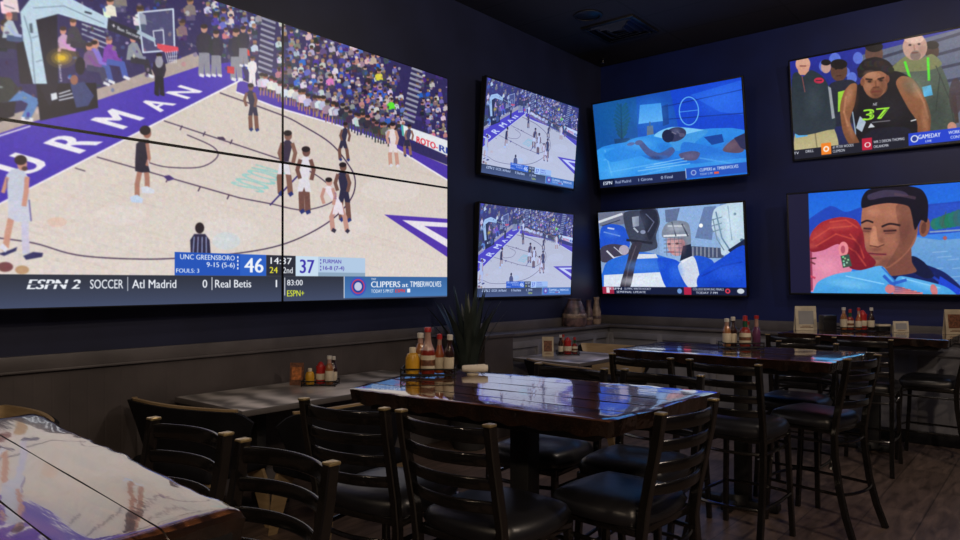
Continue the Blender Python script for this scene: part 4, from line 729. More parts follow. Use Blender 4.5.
# ------------------------------------------------------------------ screens
def orient(r): return Matrix((( *[r.r.x, r.u.x, r.n.x], r.c.x), (r.r.y, r.u.y, r.n.y, r.c.y), (r.r.z, r.u.z, r.n.z, r.c.z), (0, 0, 0, 1)))
def screen_mesh(w, h, uv, m, parent):
    me = bpy.data.meshes.new('screen'); me.from_pydata([(-w/2, -h/2, .002), (w/2, -h/2, .002), (w/2, h/2, .002), (-w/2, h/2, .002), (-w/2, -h/2, -.004), (w/2, -h/2, -.004), (w/2, h/2, -.004), (-w/2, h/2, -.004)], [], [(0, 1, 2, 3), (7, 6, 5, 4), (0, 4, 5, 1), (1, 5, 6, 2), (2, 6, 7, 3), (3, 7, 4, 0)])
    l = me.uv_layers.new(name='UVMap'); u0, v0, u1, v1 = uv
    for i, q in enumerate(((u0, v0), (u1, v0), (u1, v1), (u0, v1))): l.data[i].uv = q
    me.materials.append(m); me.materials.append(M['bezel'])
    for p in me.polygons[1:]: p.material_index = 1
    o = bpy.data.objects.new('screen', me); COL.objects.link(o); o.parent = parent; return o
bc = broadcast(); bc_im = bc.image('basketball_broadcast'); bc_mat = screen_mat('basketball_broadcast', bc_im)
# the big wall: four panels edge to edge
for ix, iy, where in ((0, 1, 'upper left'), (1, 1, 'upper right'), (0, 0, 'lower left'), (1, 0, 'lower right')):
    what = {(0, 1): 'the basketball hoop', (1, 1): 'the bench and crowd', (0, 0): 'the soccer ticker', (1, 0): 'the score of 37'}[(ix, iy)]
    w, h = WALL.w/2, WALL.h/2
    t = thing('display_panel', f'{where} panel of the video wall, showing {what}', 'video screen', group='panels of the giant video wall')
    t.matrix_world = Matrix.Translation(WALL.c+WALL.r*((ix-.5)*w)+WALL.u*((iy-.5)*h)) @ orient(WALL).to_3x3().to_4x4()
    screen_mesh(w-.018, h-.018, (.5*ix+.0025, .5*iy+.004, .5*ix+.4975, .5*iy+.496), bc_mat, t)
    b = B(); b.box((0, 0, -.035), (w-.002, h-.002, .06)); 
    for sx, sy, lx, ly in ((0, h/2-.005, w-.002, .008), (0, -h/2+.005, w-.002, .008), (w/2-.005, 0, .008, h-.002), (-w/2+.005, 0, .008, h-.002)): b.box((sx, sy, -.001), (lx, ly, .01))
    b.done('housing', M['bezel'], t)
    B().box((0, 0, -.13), (.5, .4, .13)).done('wall_mount', M['steel'], t)
def tv(rect, m, label):
    w, h = rect.w, rect.h
    t = thing('television', label, 'television', group='televisions on the walls'); t.matrix_world = orient(rect)
    screen_mesh(w, h, (0, 0, 1, 1), m, t)
    b = B(); b.box((0, 0, -.03), (w+.03, h+.03, .05), bev=.006)
    for sx, sy, lx, ly in ((0, h/2+.009, w+.036, .018), (0, -h/2-.011, w+.036, .022), (w/2+.009, 0, .018, h+.036), (-w/2-.009, 0, .018, h+.036)): b.box((sx, sy, -.004), (lx, ly, .022), bev=.003)
    b.done('housing', M['bezel'], t)
    B().box((0, -.05, -.085), (.45, .42, .06), bev=.01).done('back_cover', M['bezel'], t)
    # short arm from the back to the wall
    inv = t.matrix_world.inverted(); q = inv @ (Vector((.0, rect.c.y, rect.c.z)) if abs(rect.r.y) > .7 else Vector((rect.c.x, BW, rect.c.z)))
    a = B(); a.tube([(0, 0, -.1), q], .025); 
    a.done('mount_arm', M['steel'], t)
    return t
bc.lift((120, 150, 230), .2); bc.a *= np.array([.93, .98, 1.06], np.float32); side_mat = screen_mat('basketball_broadcast_cool', bc.image('basketball_broadcast_cool'))
k_ = 1.68/1.81
def near(c): v = CC+(Vector(c)-CC)*k_; return v
a_ = near((-.216, 6.767, 3.206)); tv(Rect(*a_, PI/2, -.017, .081, 1.68), side_mat, 'upper television on the left wall next to the video wall, repeating the basketball game')
a_ = near((-.271, 6.747, 1.853)); tv(Rect(*a_, PI/2, -.025, .044, 1.68), side_mat, 'lower television on the left wall above the plant, repeating the basketball game')
for rc, fn, nm, lb in ((Rect(1.051, 7.597, 3.179, 0, -.003, .181, 1.81), bed, 'sleeping_man_picture', 'television showing a man asleep in bed in blue light beside a lamp'),
                       (Rect(1.005, 7.758, 1.868, 0, -.0175, .113, 1.81), hockey, 'ice_hockey_picture', 'television showing ice hockey players in blue and white jerseys'),
                       (Rect(3.279, 7.818, 3.322, 0, -.028, .144, 1.81), training, 'training_picture', 'television showing an athlete in a black tank top with a green number 37'),
                       (Rect(3.296, 7.692, 1.905, 0, .006, .096, 1.81), movie, 'film_picture', 'television showing a dark haired man embracing a red haired woman by the sea')):
    tv(rc, screen_mat(nm, fn(rc).image(nm)), lb)

def ssec(w, h):   # slat section with rounded long edges
    r = w/2; return [(r*math.cos(a), -h/2+r+r*math.sin(a)) for a in [PI+PI*i/5 for i in range(6)]]+[(r*math.cos(a), h/2-r+r*math.sin(a)) for a in [PI*i/5 for i in range(6)]]
# ------------------------------------------------------------------ bar stools
def make_stool(label):
    t = thing('bar_stool', label, 'bar stool', group='ladder back bar stools')
    def cush(u, v):
        a = 2*u-1; c = 2*v-1
        def se(x, y):   # square to rounded square
            return x*math.sqrt(1-y*y*.28), y*math.sqrt(1-x*x*.28)
        x, y = se(a, c); r = max(abs(a), abs(c))
        return Vector((x*.232, y*.225+.01, .665+.055*(1-r**5)**.6))
    b = B(); b.grid(cush, 18, 18); 
    bm = b.bm; be = [e for e in bm.edges if len(e.link_faces) == 1]
    r = bmesh.ops.extrude_edge_only(bm, edges=be); vs = [g for g in r['geom'] if isinstance(g, bmesh.types.BMVert)]
    for v in vs: v.co.z -= .025; v.co.x *= .96; v.co.y = .01+(v.co.y-.01)*.96
    bmesh.ops.holes_fill(bm, edges=[e for e in bm.edges if len(e.link_faces) == 1], sides=0)
    b.done('seat', M['vinyl'], t, sharp=60)
    b = B()
    for y in (-.185, .195): b.box((0, y, .625), (.4, .03, .03), bev=.004)
    for x in (-.19, .19): b.box((x, .005, .625), (.03, .38, .03), bev=.004)
    b.done('seat_frame', M['lacquer'], t)
    for s in (-1, 1):
        b = B(); b.sweep([(s*.186, .19, .64), (s*.192, .2, .4), (s*.205, .225, 0)], rsec(.03, .03), up=(0, 1, 0)); b.done('front_leg', M['lacquer'], t)
        path = [(s*.2, -.285, 1.06), (s*.2, -.27, .96), (s*.199, -.245, .84), (s*.197, -.22, .72), (s*.196, -.205, .6), (s*.197, -.21, .48), (s*.2, -.235, .3), (s*.206, -.275, .14), (s*.215, -.325, 0)]
        b = B(); b.sweep(path, rsec(.032, .036), up=(0, 1, 0)); o = b.done('rear_leg', M['lacquer'], t)
        B().box((s*.2, -.286, 1.063), (.034, .038, .01), bev=.004).done('post_tip', M['cap'], o, label='tip of the back post, tinted gold for the warm lamp glint')
    for z, y in ((1.025, -.28), (.945, -.267), (.865, -.25), (.785, -.232)):
        B().sweep(arc(-.19, .19, y, -.05, z), ssec(.013, .05 if z > 1 else .042)).done('backrest_slat', M['lacquer'], t)
    for z, k, nm in ((.555, 1., 'seat_ring'), (.26, 1.06, 'footrest_ring')):
        yb = -.2 if z > .4 else -.245; w = .19*k
        b = B(); b.tube(arc(-w, w, yb, -.045, z), .0095, 6); b.tube(arc(-w, w, .2*k, .035, z), .0095, 6)
        for s in (-1, 1): b.tube([(s*w, yb, z), (s*(w+.012), 0, z), (s*w, .2*k, z)], .0095, 6)
        b.done(nm, M['lacquer'], t)
    return t
def D(a): return math.radians(a)
ST = [
 # post midpoint (x, y), heading, label
 (2.47, 1.11, 184, 'ladder back stool behind the nearest table, left of its neighbour at the corner'),
 (2.985, 1.11, 180, 'ladder back stool beside the rough right corner of the nearest glossy table'),
 (2.53, 1.69, 8, 'ladder back stool, left of the two with backs turned at the middle table'),
 (3.00, 1.733, 0, 'ladder back stool, right of the two with backs turned at the middle table'),
 (3.537, 2.46, 86, 'ladder back stool at the right end of the middle table, facing left'),
 (2.56, 3.2, 183, 'stool behind the middle table, nearer the plant, only its top slat showing'),
 (3.05, 3.27, 182, 'stool behind the middle table, beside the pedestal, right of its neighbour'),
 (2.61, 3.92, -3, 'left of the two stools with backs turned at the second wood table'),
 (3.118, 3.92, -3, 'right of the two stools with backs turned at the second wood table'),
 (3.66, 4.72, 78, 'tall stool at the right end of the second wood table, facing left'),
 (3.12, 5.57, 180, 'stool tucked at the far side of the second wood table'),
 (2.84, 6.21, 0, 'stool with its back turned at the left of the farthest bar table'),
 (3.36, 6.22, 2, 'stool with its back turned at the right of the farthest bar table'),
 (4.0, 7.06, 88, 'stool at the right end of the farthest bar table, cut by the photo edge'),
]
proto = None
for x, y, a, lb in ST:
    r = D(a); f = Vector((-math.sin(r), math.cos(r), 0)); p = Vector((x, y, 0))+f*.28
    if proto is None: proto = make_stool(lb); proto.location = p; proto.rotation_euler = (0, 0, r)
    else: dup(proto, p, r, lb)

# ------------------------------------------------------------------ bar height tables with live edge plank tops
def table(corners, z, label, seed, planks=5, ends=.025, gw=1., mtop='slab', thick=.058, wob=.0045, slope=0., apron=(.88, .8)):
    # corners: near-left, near-right, far-right, far-left (world x, y)
    c = [Vector((x, y, 0)) for x, y in corners]; ctr = sum(c, Vector())/4; rg = random.Random(seed)
    t = thing('bar_table', label, 'table', (ctr.x, ctr.y, 0), 0, 'bar tables with glossy plank tops')
    loc = [q-ctr for q in c]
    ph = [rg.uniform(0, 6.28) for _ in range(12)]
    def edge(s, k): return wob*(math.sin(s*9+ph[k])+.6*math.sin(s*23+ph[k+4])+.45*math.sin(s*51+ph[k+8]))
    nu = 72; off = []; 
    rows = []
    for i in range(planks):
        a, e = i/planks, (i+1)/planks
        for q in (.0, .014*gw, .03*gw, .1, .5, .9, 1-.03*gw, 1-.014*gw): rows.append((a+(e-a)*q, i, q))
    rows.append((1., planks-1, 1.))
    tilt = [rg.uniform(-.0014, .0014) for _ in range(planks)]; lift = [rg.uniform(-.0006, .0006) for _ in range(planks)]
    def P(u, v):
        a = loc[0]*(1-u)+loc[1]*u; b_ = loc[3]*(1-u)+loc[2]*u; return a*(1-v)+b_*v
    L_ = (loc[1]-loc[0]).length; W_ = (loc[3]-loc[0]).length
    ux = (loc[1]-loc[0]).normalized(); vy = (loc[3]-loc[0]).normalized()
    b = B(); bm = b.bm; g = []
    for i in range(nu+1):
        u = i/nu; col = []
        for v, k, q in rows:
            p = P(u, v); fu = max(0, 1-min(u, 1-u)*L_/(ends*(1+.35*math.sin(v*19+ph[3])+.25*math.sin(v*47+ph[4])))); fv = max(0, 1-min(v, 1-v)*W_/.02)
            su = 1 if u > .5 else -1; sv = 1 if v > .5 else -1
            p = p+ux*(su*fu*1.6*edge(v*W_/ .8, 2 if su > 0 else 3))+vy*(sv*fv*edge(u*L_, 0 if sv > 0 else 1))
            zz = z+lift[k]+tilt[k]*(q-.5)*.5+.0007*math.sin(u*17+k*2.1+ph[k])*math.sin(v*13)
            if q == 0 and 0 < v < 1: zz -= .0022*gw
            zz -= (.002+(ends-.025)*.42)*fu**2+.003*fv**3+.0015*(abs(math.sin(u*41+ph[1]))*fv**2+abs(math.sin(v*37+ph[2]))*fu**2)
            p.z = zz+slope*(u-.5); col.append(bm.verts.new(p))
        g.append(col)
    for i in range(nu):
        for j in range(len(rows)-1): bm.faces.new((g[i][j], g[i+1][j], g[i+1][j+1], g[i][j+1]))
    bd = [e for e in bm.edges if len(e.link_faces) == 1]
    r = bmesh.ops.extrude_edge_only(bm, edges=bd)
    for v in [q for q in r['geom'] if isinstance(q, bmesh.types.BMVert)]:
        v.co.z += -thick+.006*math.sin(v.co.x*40+v.co.y*31); v.co.x *= .985; v.co.y *= .985
    bmesh.ops.holes_fill(bm, edges=[e for e in bm.edges if len(e.link_faces) == 1], sides=0)
    for f in bm.faces:
        f.normal_update()
        if all(v.co.z < z+.1 for v in f.verts) and (abs(f.normal.z) < .75 or f.calc_center_median().z < z-thick*.6): f.material_index = 1
    b.done('tabletop', [M[mtop], M['bark']], t, sharp=28)
    rot = math.atan2(ux.y, ux.x)
    b = B(); b.box((0, 0, z-thick-.02), (L_*apron[0], W_*apron[1], .045), rz=rot, bev=.004); b.done('under_frame', M['iron'], t)
    b = B(); b.box((.05, 0, (z-thick)/2), (.095, .095, z-thick-.06), rz=rot, bev=.006); b.done('pedestal', M['iron'], t)
    b = B(); b.box((0, 0, .035), (L_*.42, .08, .05), rz=rot, bev=.012); b.box((0, 0, .037), (.08, W_*.48, .05), rz=rot, bev=.012)
    b.lathe([(0, .1), (.08, .095), (.1, .06), (.1, .03), (0, .03)])
    for k in (-1, 1):
        for q in (ux*(k*L_*.19), vy*(k*W_*.22)): b.lathe([(0, .012), (.018, .012), (.018, 0), (0, 0)], q, 10)
    b.done('base', M['iron'], t)
    return t
def GC(*pp): return [tuple(G(x, y, 1.05).xy) for x, y in pp]
TA = [(1.895, .0), (3.245, -.01), (3.235, .845), (1.905, .862)]
table(TA, 1.05, 'glossy plank table nearest the camera, its top mirroring the video wall', 3, slope=-.058, apron=(.96, .94), ends=.05)
TB = GC((349, 388), (611, 421), (719, 391), (432, 366.5))
table(TB, 1.05, 'glossy plank table in the middle, with sauce caddy and rough bark edge', 5, gw=1.7)
TC = GC((613, 349), (829, 363), (868, 352.2), (664, 341))
table(TC, 1.05, 'glossy plank table behind the middle one, reflecting the blue screens', 8, gw=1.7)
TD = [(2.58, 6.68), (3.88, 6.68), (3.88, 7.53), (2.58, 7.53)]
table(TD, 1.05, 'farthest plank bar table under the film screen, with cards and sauces', 11, gw=1.7)

# ------------------------------------------------------------------ low tables along the left wall
def low_table(x0, x1, y0, y1, label):
    t = thing('dining_table', label, 'table', ((x0+x1)/2, (y0+y1)/2, 0), group='low grey tables by the left wall')
    w, l = x1-x0, y1-y0
    b = B(); b.box((0, 0, .735), (w, l, .03), bev=.004); b.done('tabletop', M['laminate'], t)
    b = B(); e = .012
    for sx, sy, lx, ly in ((w/2, 0, e, l+e), (-w/2, 0, e, l+e), (0, l/2, w, e), (0, -l/2, w, e)): b.box((sx, sy, .734), (lx, ly, .036), bev=.004)
    b.done('edge_band', M['rail'], t)
    for k in (-1, 1):
        y = k*l*.3
        B().box((0, y, .36), (.07, .07, .7), bev=.004).done('column', M['iron'], t)
        b = B(); b.box((0, y, .02), (.5, .06, .04), bev=.008); b.box((0, y, .02), (.06, .45, .04), bev=.008); b.done('foot', M['iron'], t)
    return t
low_table(.065, .87, 2.29, 4.12, 'long low table with grey swirled top beneath the video wall')
low_table(.33, 1.12, 5.62, 6.62, 'low grey table in the far corner, holding a menu card')

# ------------------------------------------------------------------ tub chairs (bent plywood, black upholstered outside)
def make_tub(label, w=.9, top=.8):
    t = thing('tub_chair', label, 'chair', group='plywood tub chairs')
    def pt(s, v, o):   # gently curved back, flaring upwards, corners rounded off
        a = abs(s); y = -.2+.07*a**2+.1*max(0, (a-.8)/.2)**2; k = (w/2-o*.5*a)*(.66+.34*v)
        h = top-.07*max(0, (a-.86)/.14)**2.5; z0 = .40
        return Vector((s*k, y+o-.07*(v-.5)*(1-.4*a), z0+(h-z0)*v))
    N = 40
    for nm, o0, o1, m, tt in (('outer_pad', 0, .022, 'felt', -.012), ('inner_shell', .024, .048, 'ply', 0.)):
        b = B(); bm = b.bm; rings = []
        for i in range(N+1):
            s = (2*i/N-1)*(.9 if m == 'ply' else 1)
            col = [pt(s, v, o0) for v in (0, .33, .66, 1)]+[pt(s, v, o1) for v in (1, .66, .33, 0)]
            for q in (3, 4): col[q].z += tt
            rings.append([bm.verts.new(p) for p in col])
        for i in range(N):
            for j in range(8): bm.faces.new((rings[i][j], rings[i][(j+1) % 8], rings[i+1][(j+1) % 8], rings[i+1][j]))
        bm.faces.new(rings[0]); bm.faces.new(rings[-1][::-1]); b.done(nm, M[m], t, sharp=50)
    B().box((0, .02, .42), (w*.66, .46, .09), bev=.03, seg=3).done('seat', M['felt'], t)
    for sx in (-1, 1):
        for y, ty in ((-.16, -.06), (.2, .06)):
            b = B(); b.sweep([(sx*w*.24, y, .395), (sx*w*.27, y+ty*.4, .3), (sx*w*.31, y+ty, 0)], [(-.07, -.013), (.07, -.013), (.07, .013), (-.07, .013)], up=(0, 1, 0), scales=(1, .85, .4)); b.done('leg', M['ply'], t)
    return t
tub = make_tub('tub chair with back turned at the near end of the long low table', 1.04, .8); tub.location = (.56, 2.18, 0); tub.rotation_euler = (0, 0, D(10.5)); tub['_'] = 0; del tub['_']
dup(tub, (1.2, 2.77, 0), D(92), 'tub chair with back turned at the side of the long low table')
dup(tub, (1.18, 5.32, 0), D(-19), 'tub chair with back turned at the near end of the corner table')
dup(tub, (.72, 6.93, 0), PI, 'tub chair beyond the corner table, its pale inner shell showing')
t_ = dup(tub, (.52, 1.17, 0), PI, 'tub chair behind the nearest table, its tan rim at the left photo edge'); t_.scale = (.8, .8, 1.06)

# ------------------------------------------------------------------ bottles, caddies, cards
def bottle(kind, loc, label, s=1., tilt=0., group='sauce bottles in the table caddies'):
    t = thing(kind, label, 'bottle', loc, rnd.uniform(0, 6), group); t.scale = (s, s, s)
    if tilt: t.rotation_euler = (0, tilt, 0)
    def part(nm, prof, m): return B().lathe(prof, n=16).done(nm, M[m], t)
    if kind == 'mustard_bottle':
        part('body', [(0, 0), (.03, 0), (.033, .006), (.033, .075), (.026, .093), (.014, .1), (0, .1)], 'mustard'); part('cap', [(0, .1), (.016, .1), (.016, .122), (.014, .125), (0, .125)], 'cream'); part('label', [(.0336, .02), (.0339, .022), (.0339, .064), (.0336, .066)], 'mustard')
    elif kind == 'ketchup_bottle':
        part('body', [(0, 0), (.03, 0), (.033, .006), (.033, .095), (.03, .115), (.018, .14), (.0145, .16), (0, .16)], 'ketchup'); part('neck', [(.0315, .112), (.019, .14), (.0158, .16), (.0135, .195), (0, .195)], 'neck'); part('cap', [(0, .195), (.0165, .195), (.0165, .213), (.014, .217), (0, .217)], 'red'); part('label', [(.0336, .024), (.034, .026), (.034, .086), (.0336, .088)], 'cream'); part('label_print', [(.0341, .04), (.0343, .041), (.0343, .066), (.0341, .067)], 'ink')
    elif kind == 'hot_sauce_bottle':
        part('body', [(0, 0), (.02, 0), (.0225, .005), (.0225, .085), (.015, .105), (.01, .125), (0, .125)], 'hot'); part('neck', [(.0105, .12), (.0095, .15), (0, .15)], 'neck'); part('cap', [(0, .15), (.0125, .15), (.0115, .172), (0, .174)], 'red'); part('label', [(.0231, .018), (.0234, .02), (.0234, .068), (.0231, .07)], 'cream')
    elif kind == 'steak_sauce_bottle':
        part('body', [(0, 0), (.022, 0), (.025, .006), (.025, .1), (.02, .12), (.0125, .135), (.0115, .165), (0, .165)], 'darkglass'); part('cap', [(0, .165), (.0145, .165), (.0145, .188), (.012, .19), (0, .19)], 'white'); part('label', [(.0256, .02), (.0259, .022), (.0259, .08), (.0256, .082)], 'cream')
    elif kind == 'wing_sauce_bottle':
        part('body', [(0, 0), (.023, 0), (.026, .006), (.026, .1), (.02, .12), (.013, .135), (0, .135)], 'amber'); part('neck', [(.0135, .13), (.0125, .16), (0, .16)], 'neck'); part('cap', [(0, .16), (.0155, .16), (.0155, .182), (0, .184)], 'white'); part('label', [(.0266, .02), (.0269, .022), (.0269, .085), (.0266, .087)], 'cream')
    elif kind == 'pepper_sauce_bottle':
        part('body', [(0, 0), (.031, 0), (.034, .006), (.034, .09), (.026, .11), (.015, .122), (0, .122)], 'ketchup'); part('neck', [(.0155, .118), (.014, .16), (0, .16)], 'greenglass'); part('cap', [(0, .16), (.0155, .16), (.0135, .192), (0, .194)], 'red'); part('label', [(.0346, .018), (.0349, .02), (.0349, .084), (.0346, .086)], 'cream'); part('label_print', [(.035, .04), (.0352, .041), (.0352, .06), (.035, .061)], 'ink')
    elif kind == 'vinegar_bottle':
        part('body', [(0, 0), (.024, 0), (.026, .006), (.026, .1), (.018, .12), (.0125, .13), (0, .13)], 'purple'); part('neck', [(.013, .128), (.012, .18), (0, .18)], 'neck'); part('cap', [(0, .18), (.015, .18), (.015, .2), (0, .202)], 'red')
    elif kind == 'ketchup_squeeze_bottle':
        part('body', [(0, 0), (.03, 0), (.034, .006), (.036, .05), (.03, .1), (.034, .118), (.032, .124), (0, .124)], 'red'); part('cap', [(0, .124), (.024, .124), (.02, .14), (.006, .152), (0, .152)], 'red'); part('label', [(.0365, .03), (.0367, .032), (.0366, .07), (.0363, .072)], 'cream')
    return t
def caddy(loc, rz, w, d, label, z0):
    t = thing('condiment_caddy', label, 'caddy', (loc[0], loc[1], z0), rz, 'wire caddies on the tables')
    b = B()
    for k in range(7): b.tube([(-w/2+w*k/6, -d/2, .008), (-w/2+w*k/6, d/2, .008)], .0025, 6)
    for k in (-1, 1): b.tube([(-w/2, k*d/2, .008), (w/2, k*d/2, .008)], .003, 6)
    b.done('tray', M['wire'], t)
    for z, nm in ((.012, 'lower_rail'), (.038, 'upper_rail')):
        b = B(); b.sweep([(-w/2, -d/2, z), (w/2, -d/2, z), (w/2, d/2, z), (-w/2, d/2, z)], rsec(.005, .008, .001), closed=True); b.done(nm, M['wire'], t)
    for sx in (-1, 1):
        for sy in (-1, 1): B().tube([(sx*w/2, sy*d/2, .0), (sx*w/2, sy*d/2, .044)], .0035, 6).done('corner_post', M['wire'], t)
    return t
def fill(loc, rz, z0, items):
    c, s_ = math.cos(rz), math.sin(rz)
    for kind, u, v, sc, tl, lb in items:
        bottle(kind, (loc[0]+u*c-v*s_, loc[1]+u*s_+v*c, z0+.0112), lb, sc, tl)
VA = TH   # caddies stand roughly square to the viewer
# middle table
q = G(424, 376, 1.05); q = (q.x+.005, q.y+.03); caddy(q, VA, .264, .15, 'black wire caddy of six bottles on the middle table', 1.051)
fill(q, VA, 1.051, [('mustard_bottle', -.078, -.035, 1.05, 0, 'yellow mustard bottle with pale cap in the middle table caddy'), ('ketchup_bottle', -.003, -.033, 1.06, 0, 'tallest red bottle with printed cream label in the middle table caddy'),
  ('wing_sauce_bottle', -.045, .035, 1.08, 0, 'pale capped bottle behind the mustard in the middle table caddy'), ('hot_sauce_bottle', .052, .012, 1.12, 0, 'slim red capped hot sauce beside the tallest red bottle'), ('steak_sauce_bottle', .096, -.018, 1.02, .07, 'leaning dark bottle with cream cap in the middle table caddy')])
f_ = (q[0]+.085*math.cos(VA)+.045*math.sin(VA)*0, q[1]+.085*math.sin(VA)-.03)
def box_thing(name, label, cat, loc, rz, size, m, group=None, extra=None):
    t = thing(name, label, cat, loc, rz, group)
    B().box((0, 0, size[2]/2), size, bev=.003).done('body', M[m], t)
    B().box((0, 0, size[2]*.82), (size[0]*1.03, size[1]*1.03, size[2]*.3), bev=.003).done('lid', M[extra or m], t)
    return t
c_, s_ = math.cos(VA), math.sin(VA)
box_thing('sugar_box', 'small brown packet box at the right end of the middle table caddy', 'box', (q[0]+.093*c_-.042*s_, q[1]+.093*s_+.042*c_, 1.0622), VA, (.04, .045, .07), 'brownbox')
n_ = (q[0]+.2*c_, q[1]+.2*s_)
t = thing('napkin_roll', 'rolled white napkin lying behind the caddy on the middle table', 'napkin', (n_[0]+.008, n_[1]+.065, 1.051), VA+.1)
def roll(u, v):
    a = 2*PI*v; r = .024*(1-.25*(1-u))*(1 if .04 < u < .9 else .8); return Vector((-.085+.13*u, r*math.cos(a), .029+r*.93*math.sin(a)))
b = B(); b.grid(roll, 16, 20); bmesh.ops.remove_doubles(b.bm, verts=b.bm.verts[:], dist=1e-4); bmesh.ops.holes_fill(b.bm, edges=[e for e in b.bm.edges if len(e.link_faces) == 1], sides=0); b.done('cloth', M['ceramic'], t); B().lathe([(0, 0), (.03, 0), (.03, .004), (0, .004)]).done('paper_band', M['cream'], t, loc=(-.03, 0, 0))
# long low table
q = G(316, 386, .75); q = (q.x, q.y+.04); caddy(q, VA, .245, .15, 'black wire caddy of bottles on the long low table', .751)
fill(q, VA, .751, [('mustard_bottle', -.07, -.032, .95, 0, 'yellow mustard bottle in the long low table caddy'), ('ketchup_squeeze_bottle', .0, .012, 1.06, 0, 'red squeeze ketchup bottle in the long low table caddy'), ('wing_sauce_bottle', .071, -.022, 1.15, 0, 'tall amber sauce with yellow label in the long low table caddy'), ('steak_sauce_bottle', .09, .034, 1.05, 0, 'dark white capped bottle in the long low table caddy')])
def card(loc, rz, w, h, label, z0, face='cream', printed='ink', group='table cards', lean=.12):
    t = thing('menu_card', label, 'card', (loc[0], loc[1], z0), rz, group)
    b = B(); mx = Matrix.Rotation(-lean, 4, 'X'); b.box((0, 0, h/2), (w, .004, h), mx=mx); 
    b.box((0, .0, h/2), (w, .004, h), mx=Matrix.Translation((0, h*math.sin(lean)*2, 0)) @ Matrix.Rotation(lean, 4, 'X')); b.done('folded_card', M[face], t)
    b = B(); b.box((0, -.003, h*.52), (w*.72, .002, h*.56), mx=mx); b.done('print', M[printed], t)
    b = B()
    for k in range(2): b.box((0, -.003, h*(.12+.05*k)), (w*(.6-.2*k), .002, h*.025), mx=mx)
    b.done('text_lines', M['ink'], t)
    return t
q2 = (q[0]-.178*c_, q[1]-.178*s_); card(q2, VA, .1, .165, 'upright card printed in orange beside the caddy on the long low table', .751, 'ink', 'orange')
# second wood table
q = G(741, 348, 1.05); q = (q.x, q.y); caddy(q, VA, .268, .135, 'black wire caddy of bottles on the second wood table', 1.051)
fill(q, VA, 1.051, [('wing_sauce_bottle', -.1, .0, 1.07, 0, 'leftmost pale bottle in the second wood table caddy'), ('steak_sauce_bottle', -.045, .032, 1.08, 0, 'dark bottle with white cap in the second wood table caddy'), ('pepper_sauce_bottle', .02, -.023, 1.12, 0, 'big green necked pepper sauce with red cap and cream label'), ('hot_sauce_bottle', .062, .036, 1.0, 0, 'slim hot sauce behind the green necked pepper sauce'), ('vinegar_bottle', .1, -.02, 1.08, 0, 'rightmost dark bottle with pale neck in the second wood table caddy')])
# farthest table
q = (3.08, 7.33); caddy(q, VA, .33, .15, 'black wire caddy of bottles on the farthest bar table', 1.051)
fill(q, VA, 1.051, [('wing_sauce_bottle', -.108, .0, 1.15, 0, 'leftmost pale bottle in the farthest bar table caddy'), ('pepper_sauce_bottle', -.036, .022, 1.0, 0, 'red capped sauce second from left in the farthest bar table caddy'), ('hot_sauce_bottle', .018, -.028, 1.2, 0, 'slim white labelled bottle in the middle of the farthest caddy'), ('ketchup_squeeze_bottle', .08, .02, 1.2, 0, 'dark red squeeze bottle in the farthest bar table caddy'), ('steak_sauce_bottle', .132, -.036, 1.1, 0, 'rightmost white capped bottle in the farthest bar table caddy')])
box_thing('napkin_holder', 'low black napkin box beside the farthest caddy', 'napkin box', (q[0]+.26*c_, q[1]+.26*s_-.03, 1.051), VA, (.11, .08, .07), 'bezel', extra='cream')
card((2.7, 7.15), VA, .2, .23, 'cream framed card standing on the farthest bar table, left of its caddy', 1.051, 'cream', 'cardgrey')
box_thing('napkin_dispenser', 'black napkin dispenser between the framed card and the farthest caddy', 'dispenser', (2.885, 7.15, 1.051), VA, (.12, .1, .15), 'bezel')
card((3.44, 7.44), VA, .14, .1, 'small wide card on the farthest bar table, right of its caddy', 1.051, 'cream', 'cardgrey')
card((3.86, 7.42), VA, .17, .22, 'tan card at the right end of the farthest bar table', 1.051, 'card', 'ink')
# corner low table
q = (.62, 6.2); caddy(q, VA, .22, .15, 'wire caddy of small bottles on the corner low table', .751)
fill(q, VA, .751, [('steak_sauce_bottle', -.075, -.02, 1.05, 0, 'leftmost dark bottle with white cap in the corner table caddy'), ('hot_sauce_bottle', -.04, .046, 1.15, 0, 'slim red capped bottle at the back of the corner table caddy'), ('ketchup_squeeze_bottle', .0, -.012, 1.15, 0, 'red squeeze bottle in the corner table caddy'), ('pepper_sauce_bottle', .075, .015, .9, 0, 'rightmost red capped bottle in the corner table caddy')])
q = G(548, 356.5, .75); card((q.x, q.y), VA, .115, .2, 'cream menu card standing on the corner low table beside its caddy', .751, 'card', 'ink')

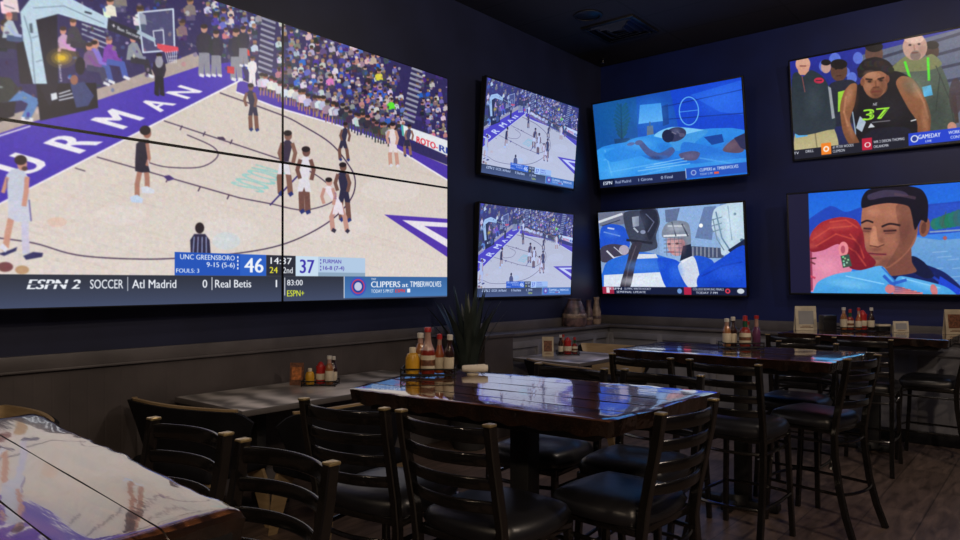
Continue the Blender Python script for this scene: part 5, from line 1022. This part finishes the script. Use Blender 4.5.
# ------------------------------------------------------------------ plant and the pieces on the corner ledge
pl = thing('potted_plant', 'dark spiky leaved plant in a tall pot by the left wall', 'plant', (.42, 4.86, 0))
B().lathe([(0, 0), (.14, 0), (.15, .02), (.19, .7), (.19, .74), (.175, .74), (.17, .7), (0, .7)]).done('pot', M['pot'], pl)
B().lathe([(.172, .69), (.1, .715), (0, .72)]).done('soil', M['soil'], pl)
lr = random.Random(4)
for k in range(30):
    a = 2*PI*k/30*3.0+lr.uniform(-.3, .3); ring = k/30; spread = .06+.29*ring*lr.uniform(.8, 1.15); H = .8-.16*ring+lr.uniform(-.1, .06)
    pts = []; n = 8
    for i in range(n+1):
        s_ = i/n; r = .03+.05*ring+spread*s_**1.6
        pts.append(Vector((r*math.cos(a), r*math.sin(a), .7+H*s_*(1-.12*ring*s_))))
    b = B(); bm = b.bm; side = Vector((-math.sin(a), math.cos(a), 0)); nrm = Vector((math.cos(a), math.sin(a), -.3)); prev = None
    for i, p in enumerate(pts):
        w = .034*(1-(i/n)**2.2)*(.7+.6*math.sin(min(1, i/n*1.6)*PI/2)) + .0012
        ring_ = [bm.verts.new(p-side*w), bm.verts.new(p+nrm*.006*(w/.03)), bm.verts.new(p+side*w), bm.verts.new(p-nrm*.004*(w/.03)+nrm*.009*(w/.03))]
        if prev:
            for j in range(4): bm.faces.new((prev[j], prev[(j+1) % 4], ring_[(j+1) % 4], ring_[j]))
        else: bm.faces.new(ring_[::-1])
        prev = ring_
    bm.faces.new(prev); b.done('leaf', M['leaf'], pl, sharp=80)
LT = LZ+.033
v1 = thing('vase', 'broad mottled vase on the corner ledge between the screens', 'vase', (.15, 7.08, LT), 0)
B().lathe([(0, 0), (.13, 0), (.145, .03), (.14, .12), (.12, .2), (.09, .27), (.075, .3), (.08, .32), (.07, .322), (.065, .3), (0, .28)], n=24).done('body', M['vase'], v1)
B().lathe([(.141, .1), (.145, .11), (.143, .14), (.136, .15)], n=24).done('band', M['vase_pale'], v1)
for (x, y, s_, lb, m) in ((.14, 7.42, 1.0, 'slim brown vase on the corner ledge, nearer the broad mottled vase', 'vase'), (.13, 7.62, 1.1, 'tall pale vase in the very corner of the ledge', 'vase_pale')):
    v = thing('vase', lb, 'vase', (x, y, LT)); v.scale = (s_,)*3
    B().lathe([(0, 0), (.045, 0), (.055, .03), (.05, .14), (.035, .2), (.026, .26), (.036, .3), (.03, .302), (.022, .27), (0, .26)]).done('body', M[m], v)
    B().lathe([(.0535, .06), (.056, .065), (.055, .085), (.052, .09)]).done('band', M['vase'] if m == 'vase_pale' else M['vase_pale'], v)

# ------------------------------------------------------------------ light: dim warm ceiling lamps and one added fill (the screens light themselves)
def lamp(p, e, col, soft=.1):
    l = bpy.data.lights.new('ceiling_or_fill_lamp', 'POINT'); l.energy = e; l.color = col; l.shadow_soft_size = soft
    o = bpy.data.objects.new('ceiling_or_fill_lamp', l); COL.objects.link(o); o.location = p; return o
WARM = (1, .78, .56)
lamp((5.2, .4, 4.05), 95, WARM)
lamp((6.8, -1.6, 3.7), 190, WARM)
lamp((6.4, 3.6, 4.05), 150, (1, .82, .66))
lamp((3.4, 4.9, 4.05), 50, (1, .86, .74))  # added fill to brighten the far tables, no fixture there
lamp((2.2, -2.4, 4.05), 60, WARM)
w = bpy.data.worlds.new('world'); S.world = w; w.use_nodes = True
w.node_tree.nodes['Background'].inputs[0].default_value = (.01, .01, .015, 1)
